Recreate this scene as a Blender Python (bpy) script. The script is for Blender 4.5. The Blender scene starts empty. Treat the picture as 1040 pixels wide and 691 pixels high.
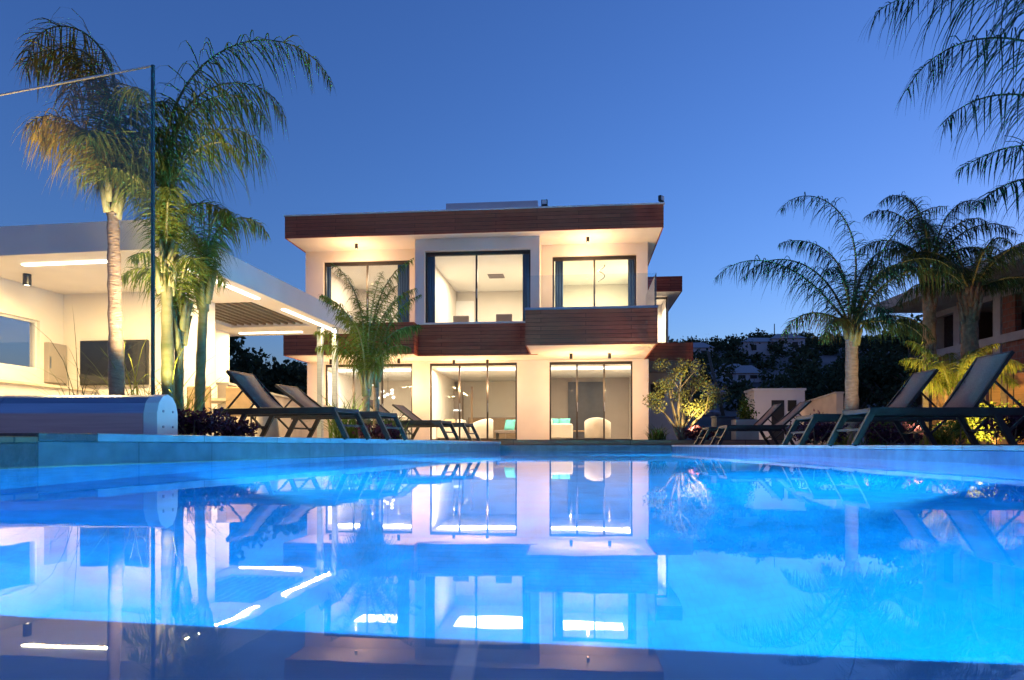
import bpy, math, random
from mathutils import Vector, Matrix, noise
R = math.radians
KE = 1/7.2          # the picture is exposed 2.85 stops up for the dusk sky; lamps are sized to that
S = bpy.context.scene
COL = S.collection
FPX, CX, HY, EYE = 693.0, 520.0, 452.0, 0.15

# ------------------------------------------------------------------ helpers
def W(px, py, d):
    return Vector(((px-CX)/FPX*d, d, EYE+(HY-py)/FPX*d))

class MB:
    def __init__(s): s.v = []; s.f = []
    def quad(s, a, b, c, d):
        n = len(s.v); s.v += [tuple(a), tuple(b), tuple(c), tuple(d)]; s.f.append((n, n+1, n+2, n+3))
    def tri(s, a, b, c):
        n = len(s.v); s.v += [tuple(a), tuple(b), tuple(c)]; s.f.append((n, n+1, n+2))
    def box(s, x0, x1, y0, y1, z0, z1, M=None):
        n = len(s.v)
        P = [(x0,y0,z0),(x1,y0,z0),(x1,y1,z0),(x0,y1,z0),(x0,y0,z1),(x1,y0,z1),(x1,y1,z1),(x0,y1,z1)]
        if M is not None: P = [tuple(M @ Vector(p)) for p in P]
        s.v += P
        s.f += [tuple(n+i for i in q) for q in ((0,3,2,1),(4,5,6,7),(0,1,5,4),(1,2,6,5),(2,3,7,6),(3,0,4,7))]
        return s
    def prism(s, poly, z0, z1):
        n = len(s.v); k = len(poly)
        s.v += [(p[0],p[1],z0) for p in poly]+[(p[0],p[1],z1) for p in poly]
        s.f.append(tuple(n+i for i in reversed(range(k)))); s.f.append(tuple(n+k+i for i in range(k)))
        for i in range(k):
            j = (i+1) % k; s.f.append((n+i, n+j, n+k+j, n+k+i))
        return s
    def bar(s, a, b, w, h=None):
        """square bar from a to b"""
        a = Vector(a); b = Vector(b); h = h or w
        d = (b-a).normalized(); up = Vector((0,0,1)) if abs(d.z) < .95 else Vector((1,0,0))
        x = d.cross(up).normalized()*w/2; y = x.cross(d).normalized()*h/2
        n = len(s.v)
        for c in (a, b): s.v += [tuple(c-x-y), tuple(c+x-y), tuple(c+x+y), tuple(c-x+y)]
        s.f += [tuple(n+i for i in q) for q in ((0,1,2,3),(7,6,5,4),(0,4,5,1),(1,5,6,2),(2,6,7,3),(3,7,4,0))]
        return s
    def tube(s, pts, rads, seg=8, cap=True):
        pts = [Vector(p) for p in pts]; rings = []
        if not hasattr(rads, '__len__'): rads = [rads]*len(pts)
        ref = None
        for i, p in enumerate(pts):
            d = (pts[min(i+1, len(pts)-1)]-pts[max(i-1, 0)])
            if d.length < 1e-9: d = Vector((0,0,1))
            d.normalize()
            if ref is None: ref = Vector((1,0,0)) if abs(d.x) < .9 else Vector((0,1,0))
            x = (ref-d*ref.dot(d)); x = x.normalized() if x.length > 1e-6 else d.orthogonal().normalized()
            ref = x; y = d.cross(x)
            n = len(s.v)
            for k in range(seg):
                a = 2*math.pi*k/seg; s.v.append(tuple(p+x*math.cos(a)*rads[i]+y*math.sin(a)*rads[i]))
            rings.append(n)
        for a, b in zip(rings, rings[1:]):
            for k in range(seg):
                j = (k+1) % seg; s.f.append((a+k, a+j, b+j, b+k))
        if cap:
            s.f.append(tuple(rings[0]+k for k in reversed(range(seg)))); s.f.append(tuple(rings[-1]+k for k in range(seg)))
        return s
    def lathe(s, prof, seg=20, c=(0,0,0)):
        n = len(s.v); k = len(prof)
        for i in range(seg):
            a = 2*math.pi*i/seg
            for r, z in prof: s.v.append((c[0]+r*math.cos(a), c[1]+r*math.sin(a), c[2]+z))
        for i in range(seg):
            j = (i+1) % seg
            for q in range(k-1): s.f.append((n+i*k+q, n+j*k+q, n+j*k+q+1, n+i*k+q+1))
        return s
    def build(s, name, m, parent=None, smooth=False, bevel=0, loc=None):
        me = bpy.data.meshes.new(name); me.from_pydata(s.v, [], s.f); me.update()
        if smooth: me.polygons.foreach_set('use_smooth', [True]*len(me.polygons))
        me.materials.append(m)
        o = bpy.data.objects.new(name, me); COL.objects.link(o)
        if parent is not None: o.parent = parent
        if loc is not None: o.location = loc
        if bevel:
            b = o.modifiers.new('bevel', 'BEVEL'); b.width = bevel; b.segments = 2; b.limit_method = 'ANGLE'
        return o

def tag(o, label, cat, group=None, kind=None):
    o['label'] = label; o['category'] = cat
    if group: o['group'] = group
    if kind: o['kind'] = kind
    return o
def struct(o):
    o['kind'] = 'structure'; return o
def thing(name, label, cat, loc=(0,0,0), rz=0, group=None):
    o = bpy.data.objects.new(name, None); COL.objects.link(o); o.empty_display_size = .2
    o.location = loc; o.rotation_euler = (0,0,rz)
    return tag(o, label, cat, group)
def dup(root, loc, rz, label):
    def cp(o, par):
        c = o.copy(); COL.objects.link(c)
        if par is not None: c.parent = par
        for ch in list(o.children): cp(ch, c)
        return c
    r = cp(root, None); r.location = loc; r.rotation_euler = (0,0,rz); r['label'] = label
    return r

# ------------------------------------------------------------------ materials
def nt(name):
    m = bpy.data.materials.new(name); m.use_nodes = True
    t = m.node_tree; t.nodes.clear()
    out = t.nodes.new('ShaderNodeOutputMaterial')
    return m, t, out
def mat(name, col, rough=.6, metal=0, var=.12, scale=6, bump=0, bscale=40, spec=.5, trans=0, col2=None, stretch=(1,1,1)):
    m, t, out = nt(name); N = t.nodes.new; L = t.links.new
    b = N('ShaderNodeBsdfPrincipled'); L(b.outputs[0], out.inputs[0])
    b.inputs['Roughness'].default_value = rough; b.inputs['Metallic'].default_value = metal
    b.inputs['Specular IOR Level'].default_value = spec
    tc = N('ShaderNodeTexCoord'); mp = N('ShaderNodeMapping'); mp.inputs['Scale'].default_value = stretch
    L(tc.outputs['Object'], mp.inputs[0])
    nz = N('ShaderNodeTexNoise'); nz.inputs['Scale'].default_value = scale; nz.inputs['Detail'].default_value = 6
    L(mp.outputs[0], nz.inputs['Vector'])
    cr = N('ShaderNodeValToRGB')
    c2 = col2 or tuple(min(1, c*(1+var)) for c in col); c1 = col if col2 else tuple(c*(1-var) for c in col)
    cr.color_ramp.elements[0].color = (*c1, 1); cr.color_ramp.elements[1].color = (*c2, 1)
    cr.color_ramp.elements[0].position = .3; cr.color_ramp.elements[1].position = .7
    L(nz.outputs['Fac'], cr.inputs[0]); L(cr.outputs[0], b.inputs['Base Color'])
    if bump:
        n2 = N('ShaderNodeTexNoise'); n2.inputs['Scale'].default_value = bscale; n2.inputs['Detail'].default_value = 4
        L(mp.outputs[0], n2.inputs['Vector'])
        bp = N('ShaderNodeBump'); bp.inputs['Strength'].default_value = bump; bp.inputs['Distance'].default_value = .02
        L(n2.outputs['Fac'], bp.inputs['Height']); L(bp.outputs[0], b.inputs['Normal'])
    return m
def leafmat(name, c1, c2, rough=.5, trans=.25):
    m, t, out = nt(name); N = t.nodes.new; L = t.links.new
    geo = N('ShaderNodeNewGeometry'); cr = N('ShaderNodeValToRGB')
    cr.color_ramp.elements[0].color = (*c1, 1); cr.color_ramp.elements[1].color = (*c2, 1)
    L(geo.outputs['Random Per Island'], cr.inputs[0])
    b = N('ShaderNodeBsdfPrincipled'); b.inputs['Roughness'].default_value = .7; b.inputs['Specular IOR Level'].default_value = .08
    L(cr.outputs[0], b.inputs['Base Color'])
    tr = N('ShaderNodeBsdfTranslucent'); L(cr.outputs[0], tr.inputs[0])
    mx = N('ShaderNodeMixShader'); mx.inputs[0].default_value = trans
    L(b.outputs[0], mx.inputs[1]); L(tr.outputs[0], mx.inputs[2]); L(mx.outputs[0], out.inputs[0])
    return m
def brickmat(name, c1, c2, mortar, bw, rh, ms, rough=.5, axes='xz', bump=.4, off=.5, grain=True, spec=.4):
    m, t, out = nt(name); N = t.nodes.new; L = t.links.new
    tc = N('ShaderNodeTexCoord'); sp = N('ShaderNodeSeparateXYZ'); L(tc.outputs['Object'], sp.inputs[0])
    cb = N('ShaderNodeCombineXYZ')
    if axes == 'xz':      # walls whichever way they face: x+y runs along, z up
        ad = N('ShaderNodeMath'); ad.operation = 'ADD'; L(sp.outputs[0], ad.inputs[0]); L(sp.outputs[1], ad.inputs[1])
        L(ad.outputs[0], cb.inputs[0]); L(sp.outputs[2], cb.inputs[1])
    else:
        L(sp.outputs[0], cb.inputs[0]); L(sp.outputs[1], cb.inputs[1])
    br = N('ShaderNodeTexBrick'); L(cb.outputs[0], br.inputs['Vector'])
    br.offset = off
    for k, v in (('Scale',1),('Mortar Size',ms),('Mortar Smooth',.1),('Brick Width',bw),('Row Height',rh),('Bias',0)): br.inputs[k].default_value = v
    br.inputs['Color1'].default_value = (*c1,1); br.inputs['Color2'].default_value = (*c2,1); br.inputs['Mortar'].default_value = (*mortar,1)
    b = N('ShaderNodeBsdfPrincipled'); b.inputs['Roughness'].default_value = rough; b.inputs['Specular IOR Level'].default_value = spec
    nz = N('ShaderNodeTexNoise'); nz.inputs['Scale'].default_value = 3; nz.inputs['Detail'].default_value = 8
    mp = N('ShaderNodeMapping'); mp.inputs['Scale'].default_value = (1,1,12) if grain else (2,2,2)
    L(tc.outputs['Object'], mp.inputs[0]); L(mp.outputs[0], nz.inputs['Vector'])
    mr = N('ShaderNodeMapRange'); mr.inputs[1].default_value = .25; mr.inputs[2].default_value = .75; mr.inputs[3].default_value = .72; mr.inputs[4].default_value = 1.28
    L(nz.outputs['Fac'], mr.inputs[0])
    mx = N('ShaderNodeMix'); mx.data_type = 'RGBA'; mx.blend_type = 'MULTIPLY'; mx.inputs[0].default_value = 1
    L(br.outputs['Color'], mx.inputs[6]); L(mr.outputs[0], mx.inputs[7]); L(mx.outputs[2], b.inputs['Base Color'])
    bp = N('ShaderNodeBump'); bp.inputs['Strength'].default_value = bump; bp.inputs['Distance'].default_value = .01; bp.invert = True
    L(br.outputs['Fac'], bp.inputs['Height']); L(bp.outputs[0], b.inputs['Normal'])
    L(b.outputs[0], out.inputs[0])
    return m
def glassmat(name, tint=(1,1,1), ior=1.45, boost=1.0):
    m, t, out = nt(name); N = t.nodes.new; L = t.links.new
    tr = N('ShaderNodeBsdfTransparent'); tr.inputs[0].default_value = (*tint,1)
    gl = N('ShaderNodeBsdfGlossy'); gl.inputs['Roughness'].default_value = .01
    lw = N('ShaderNodeLayerWeight')                    # Schlick reflectance, the same from both sides of the sheet
    pw_ = N('ShaderNodeMath'); pw_.operation = 'POWER'; pw_.inputs[1].default_value = 5; L(lw.outputs['Facing'], pw_.inputs[0])
    f0 = ((ior-1)/(ior+1))**2
    ma = N('ShaderNodeMath'); ma.operation = 'MULTIPLY_ADD'; ma.inputs[1].default_value = 1-f0; ma.inputs[2].default_value = f0; L(pw_.outputs[0], ma.inputs[0])
    mu = N('ShaderNodeMath'); mu.operation = 'MULTIPLY'; mu.use_clamp = True; mu.inputs[1].default_value = boost; L(ma.outputs[0], mu.inputs[0])
    mx = N('ShaderNodeMixShader'); L(mu.outputs[0], mx.inputs[0]); L(tr.outputs[0], mx.inputs[1]); L(gl.outputs[0], mx.inputs[2])
    L(mx.outputs[0], out.inputs[0]); return m
def emit(name, col, s):
    m, t, out = nt(name); e = t.nodes.new('ShaderNodeEmission'); e.inputs[0].default_value = (*col,1); e.inputs[1].default_value = s*KE
    t.links.new(e.outputs[0], out.inputs[0]); return m

WARM = (1,.58,.27); CREAM = (1,.80,.50); NEUT = (1,.84,.60)
M = {}
M['plaster'] = mat('plaster', (.74,.68,.62), .75, var=.07, scale=.9, bump=.2, bscale=70)
M['plaster2'] = mat('painted_concrete', (.78,.72,.68), .7, var=.04, scale=2, bump=.08, bscale=70)
M['cap'] = mat('white_metal_cap', (.75,.74,.72), .4, var=.03)
M['wood'] = brickmat('wood_cladding', (.27,.062,.038), (.37,.092,.055), (.016,.006,.005), 2.6, .12, .006, .6, spec=.15)
M['frame'] = mat('bronze_frame', (.022,.018,.016), .4, var=.1)
M['pane'] = glassmat('window_glass', (.97,.98,.98), 1.45, .9)
M['rail_glass'] = glassmat('balustrade_glass', (.90,.96,.97), 1.5, 1.3)
M['screen_glass'] = glassmat('screen_glass', (.985,.995,.99), 1.5, .6)
M['glass_edge'] = mat('green_glass_edge', (.01,.055,.05), .2, var=.05)
M['edge_trim'] = mat('bright_trim', (.55,.5,.45), .3, .8)
M['room'] = mat('room_paint', (.62,.57,.50), .85, var=.03, scale=2)
M['taupe'] = mat('taupe_paint', (.34,.29,.26), .85, var=.05, scale=2)
M['ceil'] = mat('ceiling_paint', (.75,.73,.68), .9, var=.02)
M['roomfloor'] = brickmat('floor_tiles', (.42,.38,.33), (.45,.41,.36), (.3,.27,.24), .8, .8, .006, .25, axes='xy', bump=.1, off=0, grain=False)
M['slate'] = mat('slate_panel', (.045,.05,.07), .5)
M['curtain'] = mat('blue_curtain', (.055,.11,.20), .9, var=.2, scale=12, stretch=(4,4,.1))
M['cream'] = mat('cream_fabric', (.62,.56,.48), .9, var=.08, scale=30, bump=.2)
M['teal'] = mat('teal_fabric', (.10,.38,.36), .9, var=.15, scale=20)
M['tan'] = mat('tan_fabric', (.40,.27,.15), .9, var=.15)
M['brownseat'] = mat('brown_leather', (.13,.10,.085), .5)
M['oak'] = mat('oak_veneer', (.25,.16,.09), .5, var=.2, stretch=(1,1,8))
M['black'] = mat('black_paint', (.012,.012,.013), .4, var=.1)
M['anthra'] = mat('anthracite_frame', (.026,.022,.026), .5, spec=.25, var=.2, bump=.05)
M['sling'] = mat('woven_sling', (.21,.15,.15), .85, spec=.2, var=.15, scale=60, bump=.5, bscale=220)
M['steel'] = mat('brushed_steel', (.30,.35,.44), .33, .85, var=.12, scale=5, stretch=(.3,8,8))
M['endplate'] = mat('white_end_plate', (.70,.72,.76), .4, var=.04)
M['stone'] = brickmat('coping_stone', (.24,.27,.31), (.31,.34,.38), (.12,.13,.15), 1.2, 4, .006, .35, axes='xy', bump=.15, off=0, grain=False)
M['riser'] = brickmat('riser_stone', (.10,.12,.155), (.125,.15,.19), (.06,.07,.09), .9, 4, .006, .3, bump=.15, off=0, grain=False)
M['rimtile'] = brickmat('rim_tile', (.05,.16,.30), (.06,.19,.34), (.07,.19,.32), .30, .30, .004, .25, bump=.1, off=0, grain=False)
M['darkstone_shade'] = mat('dark_stone_and_shade', (.06,.055,.065), .45, var=.3, scale=14, bump=.3)  # stone of the near left rim; painted shade inside the concrete house
M['deckwood'] = brickmat('deck_boards', (.14,.075,.05), (.20,.11,.075), (.03,.018,.015), 3.0, .14, .008, .55)
M['pave'] = brickmat('paving', (.36,.33,.30), (.42,.39,.35), (.2,.18,.17), .6, .6, .006, .6, axes='xy', bump=.2, off=0, grain=False)
M['ledge'] = brickmat('wet_ledge_tile', (.10,.36,.60), (.12,.40,.66), (.70,.80,.90), .62, 2.5, .008, .4, axes='xy', bump=.1, off=0, grain=False)
M['pooltile'] = brickmat('pool_mosaic', (.003,.30,.80), (.004,.32,.84), (.003,.28,.76), .05, .05, .003, .4, axes='xz', bump=.0, grain=False)
M['pooltilef'] = brickmat('pool_mosaic_floor', (.003,.30,.80), (.004,.32,.84), (.003,.28,.76), .05, .05, .003, .4, axes='xy', bump=.0, grain=False)
M['soil'] = mat('soil', (.05,.035,.027), .95, var=.4, scale=12, bump=.6)
M['ground'] = mat('dry_ground', (.07,.055,.045), .95, var=.35, scale=.6, bump=.4, bscale=5)
M['hill'] = mat('hill_scrub', (.035,.034,.030), .95, col2=(.30,.21,.19), scale=.09, bump=.5, bscale=1)
M['trunk'] = mat('palm_trunk', (.16,.115,.09), .9, col2=(.30,.22,.18), scale=9, bump=.8, bscale=22, stretch=(1,1,3))
M['greentrunk'] = mat('green_palm_stem', (.10,.12,.05), .6, col2=(.20,.18,.10), scale=5, bump=.3, stretch=(1,1,3))
M['shag'] = mat('shaggy_boots', (.14,.075,.04), .95, col2=(.28,.16,.09), scale=14, bump=1)
M['bark'] = mat('bark', (.09,.07,.055), .95, col2=(.19,.155,.12), scale=10, bump=.8)
M['palm'] = leafmat('palm_leaflets', (.05,.09,.018), (.17,.20,.045), trans=.4)
M['palmdark'] = leafmat('dark_palm_leaflets', (.018,.040,.020), (.050,.085,.035))
M['palm_lit_dry'] = leafmat('lamplit_and_dry_leaflets', (.13,.12,.02), (.36,.25,.05), trans=.4)  # gold of lamplit fronds put into the leaf colour; also dead hanging fronds
M['rachis'] = mat('palm_rachis', (.10,.12,.04), .6, col2=(.17,.15,.06))
M['olive'] = leafmat('olive_leaves', (.10,.115,.04), (.26,.26,.10), trans=.35)
M['purple'] = leafmat('purple_leaves', (.022,.010,.020), (.085,.030,.065))
M['green'] = leafmat('green_leaves', (.035,.075,.018), (.11,.16,.035))
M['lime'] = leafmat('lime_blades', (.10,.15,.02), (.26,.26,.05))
M['treeleaf'] = leafmat('tree_leaves', (.026,.042,.022), (.085,.105,.05))
M['pink'] = leafmat('pink_flowers', (.12,.05,.07), (.32,.16,.2))
M['concrete'] = mat('raw_concrete', (.34,.32,.31), .85, var=.2, scale=2, bump=.3, bscale=20)
M['brick'] = brickmat('red_brick', (.17,.06,.042), (.22,.085,.06), (.15,.13,.12), .25, .2, .012, .9, bump=.5, grain=False)
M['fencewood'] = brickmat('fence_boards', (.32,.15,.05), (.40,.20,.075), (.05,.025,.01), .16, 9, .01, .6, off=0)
M['tvglass'] = mat('tv_screen', (.012,.014,.018), .08, var=.02)
M['terracotta'] = mat('beige_ceramic', (.52,.45,.37), .6)
M['led'] = emit('led_strip', (1,.90,.66), 9)
M['ledw'] = emit('cove_light', (1,.95,.86), 3.2)
M['bulb'] = emit('warm_bulb', (1,.80,.50), 14)
M['bulb2'] = emit('pendant_glow', (1,.90,.72), 5)

# ------------------------------------------------------------------ lights
def point(name, loc, col, w, rad=.06):
    l = bpy.data.lights.new(name, 'POINT'); l.color = col; l.energy = w*KE; l.shadow_soft_size = rad
    o = bpy.data.objects.new(name, l); o.location = loc; COL.objects.link(o); return o
def spot(name, loc, to, col, w, ang=70, rad=.05, blend=.7):
    l = bpy.data.lights.new(name, 'SPOT'); l.color = col; l.energy = w*KE; l.shadow_soft_size = rad; l.spot_size = R(ang); l.spot_blend = blend
    o = bpy.data.objects.new(name, l); o.location = loc
    o.rotation_euler = (Vector(to)-Vector(loc)).to_track_quat('-Z','Y').to_euler(); COL.objects.link(o); return o
def area(name, loc, to, sx, sy, col, w, rz=None):
    l = bpy.data.lights.new(name, 'AREA'); l.shape = 'RECTANGLE'; l.size = sx; l.size_y = sy; l.color = col; l.energy = w
    o = bpy.data.objects.new(name, l); o.location = loc
    if rz is not None: o.rotation_euler = (0,0,rz)
    else: o.rotation_euler = (Vector(to)-Vector(loc)).to_track_quat('-Z','Y').to_euler()
    COL.objects.link(o); return o

# ------------------------------------------------------------------ world, sun, camera
wd = bpy.data.worlds.new('World'); S.world = wd; wd.use_nodes = True
t = wd.node_tree; t.nodes.clear(); N = t.nodes.new; L = t.links.new
sky = N('ShaderNodeTexSky'); sky.sky_type = 'NISHITA'; sky.sun_disc = False
SUN_EL, SUN_AZ = R(0.0), R(54)
sky.sun_elevation = SUN_EL; sky.sun_rotation = SUN_AZ
sky.air_density = 1.0; sky.dust_density = .3; sky.ozone_density = 4.0; sky.altitude = 0
gm = N('ShaderNodeMix'); gm.data_type = 'RGBA'; gm.blend_type = 'MULTIPLY'; gm.inputs[0].default_value = 1
gm.inputs[7].default_value = (1.12,.98,1.03,1)
bg = N('ShaderNodeBackground'); bg.inputs[1].default_value = .15
ow = N('ShaderNodeOutputWorld')
L(sky.outputs[0], gm.inputs[6]); L(gm.outputs[2], bg.inputs[0]); L(bg.outputs[0], ow.inputs[0])
sl = bpy.data.lights.new('sun', 'SUN'); sl.energy = .004; sl.angle = R(12); sl.color = (1,.85,.75)
so = bpy.data.objects.new('sun', sl); COL.objects.link(so)
so.rotation_euler = (R(86), 0, -SUN_AZ+math.pi)

cd = bpy.data.cameras.new('camera'); cam = bpy.data.objects.new('camera', cd); COL.objects.link(cam)
cam.location = (0,0,EYE); cam.rotation_euler = (R(90),0,0)
cd.sensor_width = 36; cd.lens = 36*FPX/1040; cd.shift_y = (HY-345.5)/1040; cd.clip_start = .02; cd.clip_end = 3000
S.camera = cam
cd.dof.use_dof = True; cd.dof.focus_distance = 18; cd.dof.aperture_fstop = 8
vs = S.view_settings; vs.view_transform = 'Standard'; vs.look = 'None'; vs.exposure = 2.85; vs.gamma = 1; vs.use_curve_mapping = False
cy = S.cycles
cy.use_denoising = True
try: cy.denoiser = 'OPENIMAGEDENOISE'
except Exception: pass
cy.max_bounces = 8; cy.diffuse_bounces = 3; cy.glossy_bounces = 4; cy.transmission_bounces = 6; cy.transparent_max_bounces = 16
cy.caustics_reflective = False; cy.caustics_refractive = True; cy.blur_glossy = .5
cy.sample_clamp_indirect = 1.2; cy.sample_clamp_direct = 0
cy.use_adaptive_sampling = True; cy.adaptive_threshold = .01

# ------------------------------------------------------------------ pool and ground
LA, LB = Vector((-4.10,.30)), Vector((-.30,17.6))          # left rim
RA, RB = Vector((3.52,-.5)), Vector((4.08,17.4))            # right rim
LN = Vector((-4.45,-1.6)); RN = Vector((3.48,-1.6))
POOL = [LN, RN, RB, LB]
LZ, RZ, TZ = .235, .147, .285                               # paving level left / right, terrace
D = 1.45
mb = MB()
k = len(POOL)
for i in range(k):
    a, b = POOL[i], POOL[(i+1) % k]
    mb.quad((a.x,a.y,-D),(b.x,b.y,-D),(b.x,b.y,-.02),(a.x,a.y,-.02))
pw = struct(mb.build('pool_wall', M['pooltile']))
mb = MB(); n = 0
mb.v = [(p.x,p.y,-D) for p in POOL]; mb.f = [(0,1,2,3)]
struct(mb.build('pool_floor', M['pooltilef']))
# near ledge just under the water
mb = MB(); mb.prism([(x+.035,y) for x,y in ((-4.4,-1.55),(3.45,-1.55),(3.45,.02),(.38,.50),(-.50,.64),(-4.0,1.2))], -D+.01, -.028)
struct(mb.build('pool_ledge', M['ledge'], loc=(-.035,0,0)))
# water
wm, t, out = nt('pool_water'); N = t.nodes.new; L = t.links.new
g = N('ShaderNodeBsdfGlass'); g.inputs['IOR'].default_value = 1.16; g.inputs['Roughness'].default_value = .012
tc = N('ShaderNodeTexCoord')
def ripple(sc, scale, strength, dist, prev=None):
    mp = N('ShaderNodeMapping'); mp.inputs['Scale'].default_value = sc; mp.inputs['Rotation'].default_value = (0,0,.35*scale)
    L(tc.outputs['Object'], mp.inputs[0])
    nz = N('ShaderNodeTexNoise'); nz.inputs['Scale'].default_value = scale; nz.inputs['Detail'].default_value = 2; L(mp.outputs[0], nz.inputs['Vector'])
    bp = N('ShaderNodeBump'); bp.inputs['Strength'].default_value = strength; bp.inputs['Distance'].default_value = dist
    L(nz.outputs['Fac'], bp.inputs['Height'])
    if prev: L(prev.outputs[0], bp.inputs['Normal'])
    return bp
b1 = ripple((1,.6,1), 1.3, .045, .02); b2 = ripple((1,1.4,1), 7.0, .014, .01, b1)
L(b2.outputs[0], g.inputs['Normal']); L(g.outputs[0], out.inputs[0])
mb = MB(); mb.v = [(p.x,p.y,0) for p in POOL]; mb.f = [(0,1,2,3)]
wo = mb.build('pool_water', wm); wo['kind'] = 'structure'
# underwater pool lamps
PB = (.12,.86,1.0)
for (x,y,dx_,dy_,w,sx) in ((-1.9,.95,.1,1,62,1.6),(1.6,.75,-.1,1,110,1.6),(-2.0,5.2,.75,.65,80,1.4),(2.9,4.6,-.6,.8,90,1.4),(-1.2,9.0,.8,.6,90,1.4),(3.1,8.6,-.85,.5,110,1.6),(3.1,12.4,-.9,.5,100,1.6)):
    area('pool_lamp', (x,y,-.70), (x+dx_,y+dy_,-1.05), sx, .35, PB, w*.36)

def strip(a, b, w0, w1, z0, z1, ext=0):
    """band along a rim line, offset w0..w1 outward (left of a->b is negative side)"""
    d = (b-a).normalized(); nrm = Vector((d.y,-d.x))
    return [a+nrm*w0, b+nrm*w0, b+nrm*w1, a+nrm*w1]
# copings (setting)
def coping(name, a, b, out_, z, mtl, z0=-.03, w=.5, inset=.004):
    a = Vector(a); b = Vector(b)
    d = (b-a).normalized(); L_ = (b-a).length; nrm = Vector((-d.y,d.x))*out_
    mb = MB(); y0, y1 = sorted((inset*-out_, w*out_)); mb.box(0, L_, y0, y1, z0, z)
    o = mb.build(name, mtl, bevel=.006); o.location = (a.x,a.y,0); o.rotation_euler = (0,0,math.atan2(d.y,d.x))
    return struct(o)
def along(a, b, tt): return a+(b-a)*tt
ld = (LB-LN).normalized()
def Lpt(d):   # point on left rim at depth d
    tt = (d-LA.y)/(LB.y-LA.y); return LA+(LB-LA)*tt
coping('pool_coping', Lpt(5.02), LB, 1, LZ, M['stone'], z0=LZ-.06, inset=.016)
coping('pool_coping', Lpt(4.55), Lpt(5.016), 1, LZ-.004, M['darkstone_shade'], z0=LZ-.06, inset=.016)
coping('pool_coping', Lpt(-1.5), Lpt(4.546), 1, LZ-.03, M['deckwood'], z0=LZ-.07, inset=.016)
coping('pool_coping', RN, RB, -1, RZ, M['stone'], z0=RZ-.04, inset=.016)
coping('pool_coping', LB+Vector((-.4,.02)), RB+Vector((.45,.0)), 1, RZ-.004, M['stone'], w=.4)
coping('pool_rim', Lpt(4.548), LB, 1, LZ-.062, M['riser'], w=.3)
coping('pool_rim', Lpt(-1.5), Lpt(4.546), 1, LZ-.072, M['darkstone_shade'], w=.3)
coping('pool_rim', RN, RB, -1, RZ-.042, M['rimtile'], w=.3)
# paved decks
def dpoly(name, poly, z0, z1, m):
    mb = MB(); mb.prism(poly, z0, z1); return struct(mb.build(name, m))
nL = Vector((-ld.y, ld.x))
a, b = Lpt(-1.5)+nL*.502, LB+nL*.502
dpoly('paved_deck', [(-16,-1.5),(a.x,a.y),(b.x,b.y),(b.x-.2,18.2),(-16,18.2)], .0, LZ-.006, M['pave'])
dpoly('paved_deck', [(RN.x+.502,RN.y),(6.6,RN.y),(6.9,18.0),(RB.x+.502,18.0)], .0, RZ-.006, M['pave'])
mb = MB(); mb.prism([(-9.5,18.9),(-.85,18.21),(-.55,17.98),(4.6,17.86),(7.2,17.9),(7.2,36),(-9.5,36)], .0, TZ)
struct(mb.build('terrace', M['deckwood']))
dpoly('planting_bed', [(6.64,-1.5),(14,-1.5),(14,19),(6.94,19)], .0, .16, M['soil'])
# ground sheet with a hole for the pool
mb = MB(); G = 900
outer = [(-G,-60),(G,-60),(G,G),(-G,G)]; inner = [(p.x,p.y) for p in (LN+Vector((-.3,-.1)),RN+Vector((.3,-.1)),RB+Vector((.3,.2)),LB+Vector((-.3,.2)))]
for i in range(4):
    j = (i+1) % 4; mb.quad((*outer[i],-.02),(*outer[j],-.02),(*inner[j],-.02),(*inner[i],-.02))
struct(mb.build('ground', M['ground']))

# ------------------------------------------------------------------ villa
TH = R(5.5); c5, s5 = math.cos(TH), math.sin(TH); HO = Vector((4.667,21.0))
def HU(px, v):
    tt = (px-CX)/FPX; return (tt*(HO.y+v*c5)-HO.x-v*s5)/(c5+tt*s5)
def HZ(px, py, v):
    u = HU(px, v); return EYE+(HY-py)/FPX*(HO.y-u*s5+v*c5)
def HW(u, v, z): return Vector((HO.x+u*c5+v*s5, HO.y-u*s5+v*c5, z))
villa = thing('villa', 'two storey white villa with dark wood fascias and lit windows behind the pool', 'house', (HO.x,HO.y,0), -TH)
ZB, ZT, ZS, ZR = 3.06, 4.07, 6.865, 7.56     # wood band bottom/top, roof soffit, roof top
FL = .30
uL = -12.1
b = MB().box(uL+.035,-.035,.035,10.5,ZS,ZR-.02); b.build('roof', M['plaster'], villa)
b = MB().box(uL,0,0,.033,ZS-.012,ZR).box(-.033,0,.034,10.5,ZS-.012,ZR).box(uL,uL+.033,.034,10.5,ZS-.012,ZR); b.build('fascia', M['wood'], villa)
b = MB().box(uL-.03,.03,-.03,10.5,ZR+.002,ZR+.045); b.build('roof_cap', M['cap'], villa)

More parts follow.
